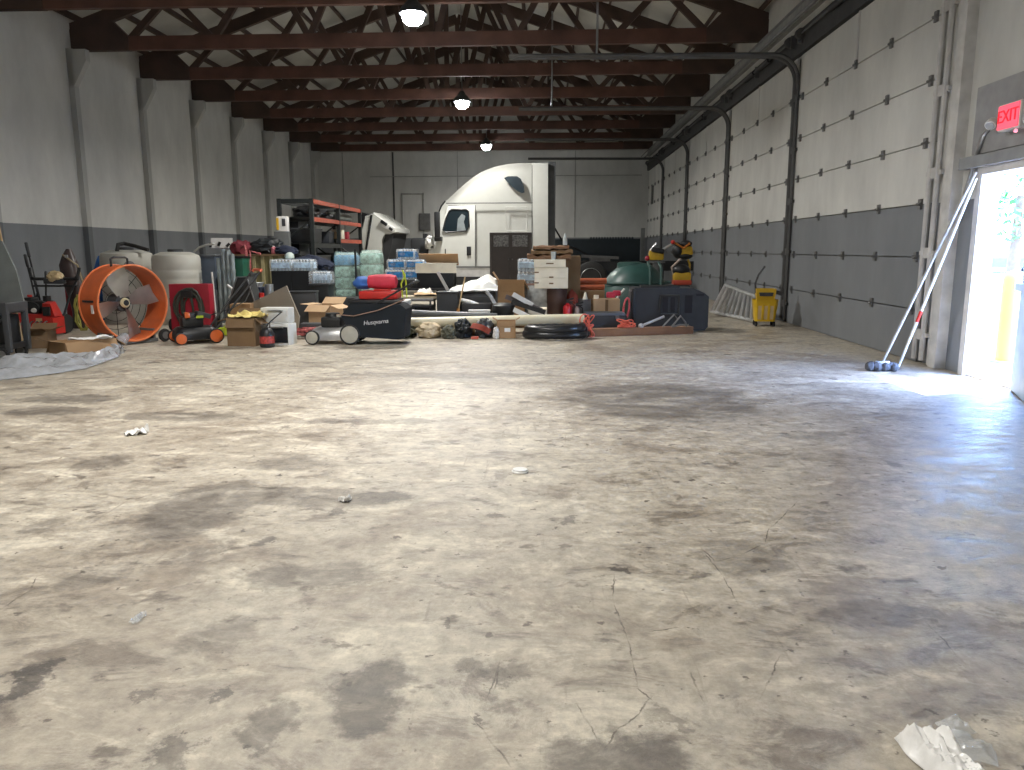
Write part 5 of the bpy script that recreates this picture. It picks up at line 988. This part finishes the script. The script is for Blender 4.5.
# ================================================================== right of the middle
# black corrugated hose coil
hz_ = []
cxh, wh_, _ = span(523, 588, 330, 11.9)
for k in range(90):
    q = k*2*PI/44; hz_.append((wh_/2*.93*math.cos(q)*(1-.0015*k), (.20)*math.sin(q), .075+.075*(k > 44)+.04*max(0, math.sin(q*.5+1))*(k > 44)))
one('ribbed_hose', 'thick black ribbed hose coiled flat before the cream pipe', 'hose', MB().tube(hz_, [.062+.006*(k % 2) for k in range(90)], 10), mat('glossy black rubber', (.015, .016, .018), .3), (cxh, 11.80, 0))
# black case, small boxes, extinguishers
Y = 12.75; cx, w_, zt = span(585, 626, 312, Y); t = thing('hard_case', 'long black hard case beside the upturned slate locker', 'case', (cx, Y, 0)); put('body', MB().box((0, 0, zt*.45), (w_, .35, zt*.9), bv=.03), slate, t); put('lid', MB().box((-.02, 0, zt*.93), (w_*.98, .36, zt*.14), bv=.02), mat('blue grey lid', (.12, .14, .17), .4), t); put('latch', MB().box((.18, -.19, zt*.8), (.06, .02, .05)), dullsteel, t, False)
Y = 13.3; cx, w_, zt = span(593, 619, 299, Y); t = carton('cardboard_box', 'brown closed cardboard box standing behind the black hard case', (cx, Y, 0), w_, .36, zt, cardl, 0, False, tape=True)
one('drill', 'small red tool lying on the closed brown box', 'tool', MB().box((0, 0, .06), (.16, .10, .10), bv=.03).box((.10, 0, .09), (.14, .08, .09), bv=.03), mat('magenta red', (.55, .03, .08), .45), (cx+.08, Y, zt+.01)); one('white_stick', 'short white stick rising from the closed brown box', 'stick', MB().cyl((0, 0, 0), (.12, 0, .16), .018, seg=8), white, (cx+.20, Y+.1, zt+.01)); one('tape_roll', 'small cream roll on the corner of the closed brown box', 'roll', MB().lathe([(.025, 0), (.045, 0), (.045, .06), (.025, .06), (.025, 0)], 16, cap=False), cream, (cx-.17, Y-.05, zt+.01))
Y = 14.0; cx, w_, zt = span(578, 604, 290, Y); t = thing('plywood_box', 'brown box under the rust orange tarp rolls', 'box', (cx, Y, 0)); put('body', MB().box((0, 0, zt/2), (w_, .4, zt), bv=.008), card, t, False); put('band', MB().box((0, -.205, zt*.6), (w_, .008, .05)), cardd, t, False)
for i, (px0, px1, py, r, lab) in enumerate(((577, 606, 285.5, .055, 'rust orange tarp roll, upper of the two on the brown box'), (574, 604, 290, .05, 'rust orange tarp roll, lower of the two on the brown box'))):
    p, q = A(px0, py, 13.8+.05*(1-i)), A(px1, py-.5, 13.9+.05*(1-i)); zz = zt+.055+.105*(1-i); one('tarp_roll', lab, 'tarp roll', MB().cyl((p.x, p.y, zz), (q.x, q.y, zz), r, seg=16), mat('rust tarp', (.42, .10, .04), .6, bump=.3), (0, 0, 0))
a = A(569, 287, 13.8); one('red_bag', 'dark red bag slumped beside the rust orange rolls', 'bag', MB().ball((0, 0, .30), (.12, .12, .36), 3, .3, 2.2, 4, 0), mat('dull red bag', (.25, .04, .025), .7, bump=.4), (A(572.5, 290, 13.05).x, 13.08, 0))
def ext(lab, px, pyt, Y, k, m):
    a = A(px, pyt, Y); h = a.z; t = thing('fire_extinguisher', lab, 'fire extinguisher', (a.x, Y, 0)); r = .072*k
    put('cylinder', MB().lathe([(r*.9, 0), (r, .02), (r, h*.72), (r*.85, h*.78), (r*.35, h*.82), (r*.3, h*.86)], 20), m, t); put('valve', MB().box((0, 0, h*.9), (.05, .04, h*.08)).box((.04, 0, h*.96), (.13, .03, .03), (0, -.3, 0)).box((.04, 0, h*.89), (.10, .03, .02)), black, t, False)
    put('hose', MB().tube([(.03, 0, h*.88), (r+.04, -.02, h*.8), (r+.03, -.04, h*.45), (r, -.05, h*.3)], .012, 6), black, t); put('label', MB().lathe([(r+.002, h*.3), (r+.002, h*.5)], 20, cap=False), paper if k < 1 else red, t); return t
ext('red fire extinguisher standing beside the dark brown barrel', 567.5, 298, 12.75, 1.0, mat('extinguisher red', (.62, .02, .03), .3)); ext('smaller white and red canister beside the red fire extinguisher', 577, 302, 12.8, .72, mat('pale canister', (.45, .35, .33), .45))
Y = 13.2; cx, w_, zt = span(577, 590, 299, Y); t = thing('metal_can', 'dull grey metal can behind the white and red canister', 'can', (cx, Y, 0)); put('body', MB().lathe([(.13, 0), (.135, .02), (.13, zt*.95), (.136, zt), (.12, zt), (.12, zt-.02), (0, zt-.02)], 22), dullsteel, t); one('paint_brush', 'cream cone standing in the mouth of the grey can', 'cone', MB().lathe([(.05, 0), (.012, .13), (0, .135)], 14), cream, (cx+.03, Y, zt-.018))
# green dome
Y = 14.6; a, b, c_ = A(597, 312, Y), A(676, 300, Y), A(640, 263, Y)
gt = [(-1.0, 0), (-1.0, .10), (-.96, .34), (-.90, .50), (-.82, .60), (-.72, .71), (-.60, .82), (-.44, .91), (-.30, .955), (-.20, .985), (-.05, 1.0), (.15, 1.0), (.32, .985), (.48, .95), (.62, .87), (.74, .76), (.84, .60), (.93, .42), (.98, .2), (1.0, 0)]
W_ = (b.x-a.x); xc = (a.x+b.x)/2
t = thing('plastic_tank', 'large dark green domed plastic tank behind the slate locker', 'tank', (xc, Y, 0)); dm = MB()
def dring(y, k, kz): return [(x*W_/2*k, y, z*c_.z*kz) for x, z in gt]
dm.loft([dring(y, k, q) for y, k, q in ((-.06, .45, .40), (-.03, .62, .62), (.06, .80, .80), (.20, .92, .925), (.40, .985, .985), (.62, 1, 1), (.85, .98, .98), (1.05, .9, .9), (1.2, .7, .7))]); put('shell', dm, green, t)
zb = A(640, 283.5, Y).z
put('rim_band', MB().tube([(W_/2*.955*math.cos(q), .57+.62*math.sin(q), zb) for q in [k*2*PI/40 for k in range(40)]], .025, 8, True), green, t)
for px in (650, 661):
    x = A(px, 280, Y-.08).x-xc; put('rib', MB().tube([(x, -.12, 0), (x, -.12, c_.z*.80), (x, -.04, c_.z*.93), (x, .25, c_.z*1.0)], .026, 8), green, t)
put('lid', MB().lathe([(.25, -.14), (.24, -.0), (.19, .022), (0, .025)], 24, (-.08, .58, c_.z*.99)), green, t)
# slate locker lying on its side
Y = 12.95; x0, x1, z1 = A(631, 290, Y).x, A(708.5, 290, Y).x, A(640, 288, Y).z; W_ = x1-x0
t = thing('storage_locker', 'big slate plastic locker lying on its side by the timber plank', 'locker', ((x0+x1)/2, Y, 0), -.04)
put('body', MB().prism([(-W_/2, .03), (-W_/2, z1-.06), (-W_/2+.06, z1), (W_*.30, z1), (W_*.44, z1-.08), (W_*.5, z1-.14), (W_*.5, .08), (W_*.46, .02), (-W_/2+.04, .02)], .62, (0, -.05, 0)), slate, t, False)
put('rim', MB().box((-W_/2+.04, .25, z1/2), (.05, .68, z1*.98), bv=.015), black, t); put('top_ridge', MB().box((-W_*.12, .2, z1+.01), (W_*.5, .4, .05), bv=.015), black, t)
for (px0, px1, py0, py1) in ((685, 692, 295, 313), (663, 668, 297, 312), (671, 675, 297, 312), (696, 704, 293.5, 296)):
    q0, q1 = A(px0, py0, Y-.05), A(px1, py1, Y-.05); put('recess', MB().box(((q0.x+q1.x)/2-(x0+x1)/2, -.052, (q0.z+q1.z)/2), (q1.x-q0.x, .02, q0.z-q1.z), bv=.004), mat('recess black', (.006, .006, .012), .6), t, False)
q0, q1 = A(660, 295, Y), A(678, 314, Y); put('handle_frame', MB().tube([(x-(x0+x1)/2, -.07, z) for x, z in ((q0.x, q0.z), (q1.x, q0.z), (q1.x, q1.z), (q0.x, q1.z))], .022, 6, True), darkgrey, t)
# plank with strut and cords
Y = 12.15; p, q = F(591, 337), F(692, 334)
t = one('timber_plank', 'long brown timber plank on the floor before the slate locker', 'plank', MB().box((0, 0, .06), ((q-p).length, .18, .12), bv=.006), mat('plank wood', (.24, .125, .07), .75, scale=5, bump=.2), ((p.x+q.x)/2, (p.y+q.y)/2+.1, 0), math.atan2(q.y-p.y, q.x-p.x))
a0, a1 = A(641, 326, 12.35), A(664, 316.5, 12.5); t = thing('metal_strut', 'silver strut with round ends leaning on the slate locker', 'strut', (0, 0, 0)); a0.z = max(a0.z, .13)
put('rod', MB().cyl(a0, a1, .022, seg=12), alu, t); put('end', MB().ball(a0, .045, 2), alu, t); put('joint', MB().ball(a0+Vector((-.03, -.02, -.09)), .04, 2), white, t)
a = A(672, 320, 12.5); one('wiper_arms', 'tangle of thin dark rods before the slate locker', 'rods', MB().tube([(-.16, -.02, .13), (.02, 0, .32), (.08, 0, .24)], .014, 6).tube([(-.02, -.04, .13), (.12, -.02, .3), (.2, 0, .2), (.22, 0, .13)], .016, 6).tube([(.0, -.05, .13), (.1, -.03, .16), (.25, -.02, .16)], .014, 6), dullsteel, (a.x, 12.42, 0))
oc = mat('orange cord', (.72, .14, .09), .6)
def cord(lab, px, py, Y, w_, h, seed):
    a = A(px, py, Y); rnd = random.Random(seed); z0 = a.z
    pts = [(w_*math.sin(k*.43+seed)*(.6+.4*math.sin(k*.31)), .05*math.cos(k*.7), .012+h*(.5+.5*math.sin(k*.37+seed))*(.4+.6*abs(math.sin(k*.11)))) for k in range(110)]
    return one('orange_cord', lab, 'cord', MB().tube(pts, .010, 6), oc, (a.x, Y, max(0, 0)))
cord('orange cord heaped at the near end of the timber plank', 587, 330, 11.93, .12, .36, 1); c2 = cord('orange cord coiled on the timber plank beside the silver strut', 626, 328, 12.3, .15, .12, 4); c2.location.z = .12
a = A(626, 308, 12.8); one('red_coil', 'red and white cord hanging on the edge of the slate locker', 'cord', MB().tube([(.05*math.cos(k*.6), .02*math.sin(k*.9), .17*math.sin(k*.6+.3)) for k in range(40)], .016, 6), mat('red white cord', (.60, .10, .12), .6, var=.6, scale=14), (a.x, 12.74, a.z))
# yellow and black tools
Y = 15.6; cx, w_, zt = span(653, 667, 246, Y)
ty = mat('tool yellow', (.50, .31, .015), .5)
zt2 = A(655, 262, Y).z
t = thing('tool_stand', 'grey stand behind the green tank carrying the small yellow tool', 'stand', (cx, Y+.5, 0)); put('post', MB().box((0, 0, zt2/2), (.12, .12, zt2), bv=.01), dullsteel, t); put('foot', MB().box((0, 0, .02), (.5, .4, .04), bv=.01), dullsteel, t); put('plate', MB().box((0, 0, zt2-.01), (.34, .26, .03), bv=.006), dullsteel, t)
t = thing('power_tool', 'small yellow and black tool with a silver handle above the green tank', 'power tool', (cx, Y+.5, zt2+.006)); put('body', MB().box((0, 0, .12), (.30, .18, .20), bv=.04), ty, t); put('black_guard', MB().box((.02, -.05, .22), (.26, .16, .10), (0, .2, 0), bv=.03), black, t); put('handle', MB().cyl((-.12, 0, .22), (.0, 0, .36), .025, seg=10), alu, t); put('handle', MB().cyl((.10, 0, .22), (.30, 0, .34), .025, seg=10), alu, t); put('red_knob', MB().ball((-.18, -.04, .06), .055, 2), crimson, t)
a0, a1 = A(664, 255, Y+.3), A(672, 250, Y+.3)
cx, w_, zt = span(674, 691, 255, Y); zt = A(680, 285, Y).z
t = thing('tool_stand', 'dark pedestal against the door wall under the big yellow tools', 'stand', (cx, Y, 0)); put('post', MB().box((0, 0, zt/2), (.30, .26, zt), bv=.02), slate, t); put('foot', MB().box((0, 0, .025), (.5, .4, .05), bv=.01), black, t)
t = thing('power_tool', 'yellow and black tool with a red base, lower of the stacked pair', 'power tool', (cx, Y, zt+.002)); put('base', MB().box((0, 0, .05), (.36, .26, .10), bv=.03), mat('tool red', (.42, .06, .03), .5), t); put('body', MB().box((0, 0, .17), (.34, .24, .16), bv=.04), ty, t); put('black_dome', MB().ball((-.02, 0, .29), (.18, .13, .12), 3), black, t); put('arm', MB().tube([(-.16, 0, .2), (-.20, 0, .35), (-.08, -.03, .47), (.0, -.05, .58)], .025, 8), mat('pale arm', (.45, .36, .30), .5), t)
put('upright', MB().tube([(.15, .05, .2), (.16, .05, .4), (.12, .05, .5)], .02, 8), ty, t)
t = thing('power_tool', 'yellow and black tool on top of the stacked pair', 'power tool', (cx, Y+.02, zt+.56)); put('body', MB().box((.06, 0, .10), (.26, .22, .18), (0, -.2, 0), bv=.04), ty, t); put('black_housing', MB().ball((-.10, -.02, .12), (.11, .12, .16), 3).ball((.06, -.03, .25), (.12, .1, .07), 3).ball((.04, -.03, .01), (.16, .1, .07), 3), black, t); put('cross_arm', MB().tube([(-.2, -.1, .28), (0, -.12, .16), (.12, -.12, .26)], .022, 8), mat('tool orange', (.5, .16, .02), .5), t); put('red_knob', MB().ball((-.21, -.1, .28), .045, 2), red, t)
a = A(643, 228, 30); t = thing('grey_post', 'thin grey post standing before the back wall beyond the green tank', 'post', (a.x, 30, 0)); put('shaft', MB().box((0, 0, a.z/2), (.15, .12, a.z), bv=.01), mat('post grey', (.22, .23, .23), .5), t); put('foot', MB().box((0, 0, .02), (.35, .35, .04)), dullsteel, t, False)
# dark strip added for the shade low on the back wall, spiky top edge
x0, x1 = A(552, 240, 32).x, A(640, 240, 32).x; z_ = A(600, 239, 32).z
t = thing('shade_band', 'long dark navy band with a notched top, added as shade before the back wall', 'shade band', ((x0+x1)/2, 32, 0)); put('panel', MB().box((0, 0, z_/2), (x1-x0, .12, z_)), mat('dark navy shade', (.012, .022, .03), .6), t, False)
tm = MB().box((0, 0, .04), (.09, .12, .08), taper=.6).mesh('notch', mat('dark navy shade', (0, 0, 0)))
for k in range(16): put('notch', tm, None, t, False, (-.2+(x1-x0)*.5*k/16, 0, z_))
put('foot', MB().box((-(x1-x0)*.4, 0, .04), (.2, .6, .08)).box(((x1-x0)*.4, 0, .04), (.2, .6, .08)), black, t, False)
# ladder leaning on the wall, lying on its long side
LB0, LB1 = F(708, 312), F(755, 325)            # lower rail along the floor
b0 = F(711, 313.5); b1 = F(757, 323.5); 
zt_ = .62
u0 = A(726, 285, b0.y+1.2); 
lo0, lo1 = Vector((b0.x, b0.y, .04)), Vector((b1.x, b1.y, .04))
dirv = (lo1-lo0); dirv.z = 0
hi0 = A(725.5, 285, 16.4); hi1 = A(757, 297, 14.4)
t = thing('aluminium_ladder', 'pale aluminium ladder lying on its side against the door wall', 'ladder', lo0)
o0 = lo0; n_ = 9
put('rail', MB().cyl(lo0-o0, lo1-o0, .035, seg=8), alu, t); put('rail', MB().cyl(hi0-o0, hi1-o0, .035, seg=8), alu, t)
for k in range(n_):
    f_ = (k+.1)/n_; put('rung', MB().cyl(lo0.lerp(lo1, f_)-o0, hi0.lerp(hi1, f_)-o0, .042, seg=8), alu, t)
# mop bucket
p = F(766, 327); t = thing('mop_bucket', 'yellow wheeled mop bucket with wringer beside the door wall', 'mop bucket', (p.x+.02, p.y+.22, 0), -.15)
my = mat('mop bucket yellow', (.70, .44, .015), .42, var=.12)
put('bucket', MB().loft([[(x*k, y*k, z) for x, y in ((-.19, -.14), (-.15, -.19), (.15, -.19), (.19, -.14), (.19, .14), (.15, .19), (-.15, .19), (-.19, .14))] for k, z in ((.88, .09), (.95, .20), (1.06, .46), (1.12, .47), (1.10, .45), (.9, .14))]), my, t)
put('front_rib', MB().box((-.05, -.195, .26), (.045, .03, .26), (.08, 0, 0), bv=.01).box((.05, -.195, .26), (.045, .03, .26), (.08, 0, 0), bv=.01), my, t)
put('front_panel', MB().box((0, -.185, .28), (.26, .012, .30), (.09, 0, 0)), mat('tan sticker', (0,)*3), t, False)
wg = put('wringer', MB().loft([[(x*k, y*k+.0, z) for x, y in ((-.16, -.12), (.16, -.12), (.16, .12), (-.16, .12))] for k, z in ((.86, .40), (1.02, .58), (1.06, .66), (1.0, .66), (.85, .48))]), my, t, False)
put('wringer_plate', MB().box((0, -.135, .56), (.22, .02, .05)).cyl((-.12, -.14, .585), (.12, -.14, .585), .012, seg=8), darkgrey, wg)
put('lever', MB().tube([(-.16, .02, .58), (-.18, .02, .75), (-.13, .02, .90), (-.03, .02, 1.05)], .017, 8), darkgrey, t); put('lever_bracket', MB().box((.24, 0, .58), (.12, .10, .07), (0, .3, 0), bv=.01), darkgrey, t)
for sx in (-1, 1):
    for sy in (-1, 1): put('caster', MB().lathe([(.012, -.016), (.038, -.016), (.04, 0), (.038, .016), (.012, .016)], 14, (sx*.15, sy*.14, .041), (1, .2, 0)).box((sx*.15, sy*.14, .075), (.04, .04, .03)), rubber, t)
# small loose things on and between the heaps
def jar(name, lab, cat, px, py, Y, z, r, h, m, capcol=None):
    a = A(px, py, Y); t = thing(name, lab, cat, (a.x, Y, z)); put('body', MB().lathe([(r*.9, 0), (r, .01), (r, h*.7), (r*.5, h*.86), (r*.4, h*.88)], 16), m, t); put('cap', MB().cyl((0, 0, h*.87), (0, 0, h), r*.45, seg=12), capcol or white, t); return t
zc_ = A(322, 284, 14.3).z
jar('spray_bottle', 'small pink capped bottle standing at the shelving end of the olive crate', 'bottle', 274, 258, 15.2, A(266, 256, 15.4).z+.04, .05, .16, mat('pale pink plastic', (.5, .15, .18), .4))
jar('oil_jug', 'white jug on the floor before the black appliance', 'jug', 262, 300, 13.3, 0, .10, A(262, 293, 13.3).z, white, red)
for i, (px, py, Y, h, m, lab) in enumerate(((386, 300, 12.9, .34, black, 'upright black bag of rods right behind the grass catcher'), (391, 296, 13.5, .55, darkgrey, 'dark grey bin beyond the white plastic box'))):
    a = A(px, py, Y); t = thing('waste_bin', lab, 'bin', (a.x, Y+.25, 0)); put('body', MB().lathe([(.10, 0), (.13, h), (.12, h), (.095, .02), (0, .02)], 18), m, t); put('rim', MB().lathe([(.125, h-.02), (.14, h-.02), (.14, h+.01), (.125, h+.01), (.125, h-.02)], 18, cap=False), black, t)
for i, (px, Y, w_, d_, h, m, lab) in enumerate(((535, 15.2, .6, .45, .75, slate, 'slate box behind the pale blue water'), (478, 15.4, .9, .5, .62, darkgrey, 'dark box behind the white sheet'), (345, 13.6, .5, .4, .5, slate, 'slate tote behind the silver mower'), (303, 13.35, .45, .35, .62, darkgrey, 'dark grey tote behind the pale flapped box'))):
    a = A(px, 290, Y); t = thing('storage_tote', lab, 'tote', (a.x, Y, 0), .05*i); put('body', MB().box((0, 0, h/2), (w_, d_, h), bv=.02, taper=1.05), m, t); put('lid', MB().box((0, 0, h+.012), (w_*1.09, d_*1.1, .035), bv=.01), black, t)
# view
SC.view_settings.view_transform = 'Standard'; SC.view_settings.look = 'None'; SC.view_settings.gamma = 1.0; SC.view_settings.use_curve_mapping = False
SC.view_settings.exposure = EXPO
SC.cycles.use_denoising = True
SC.cycles.max_bounces = 6; SC.cycles.diffuse_bounces = 4; SC.cycles.transparent_max_bounces = 12; SC.cycles.sample_clamp_indirect = 4.0
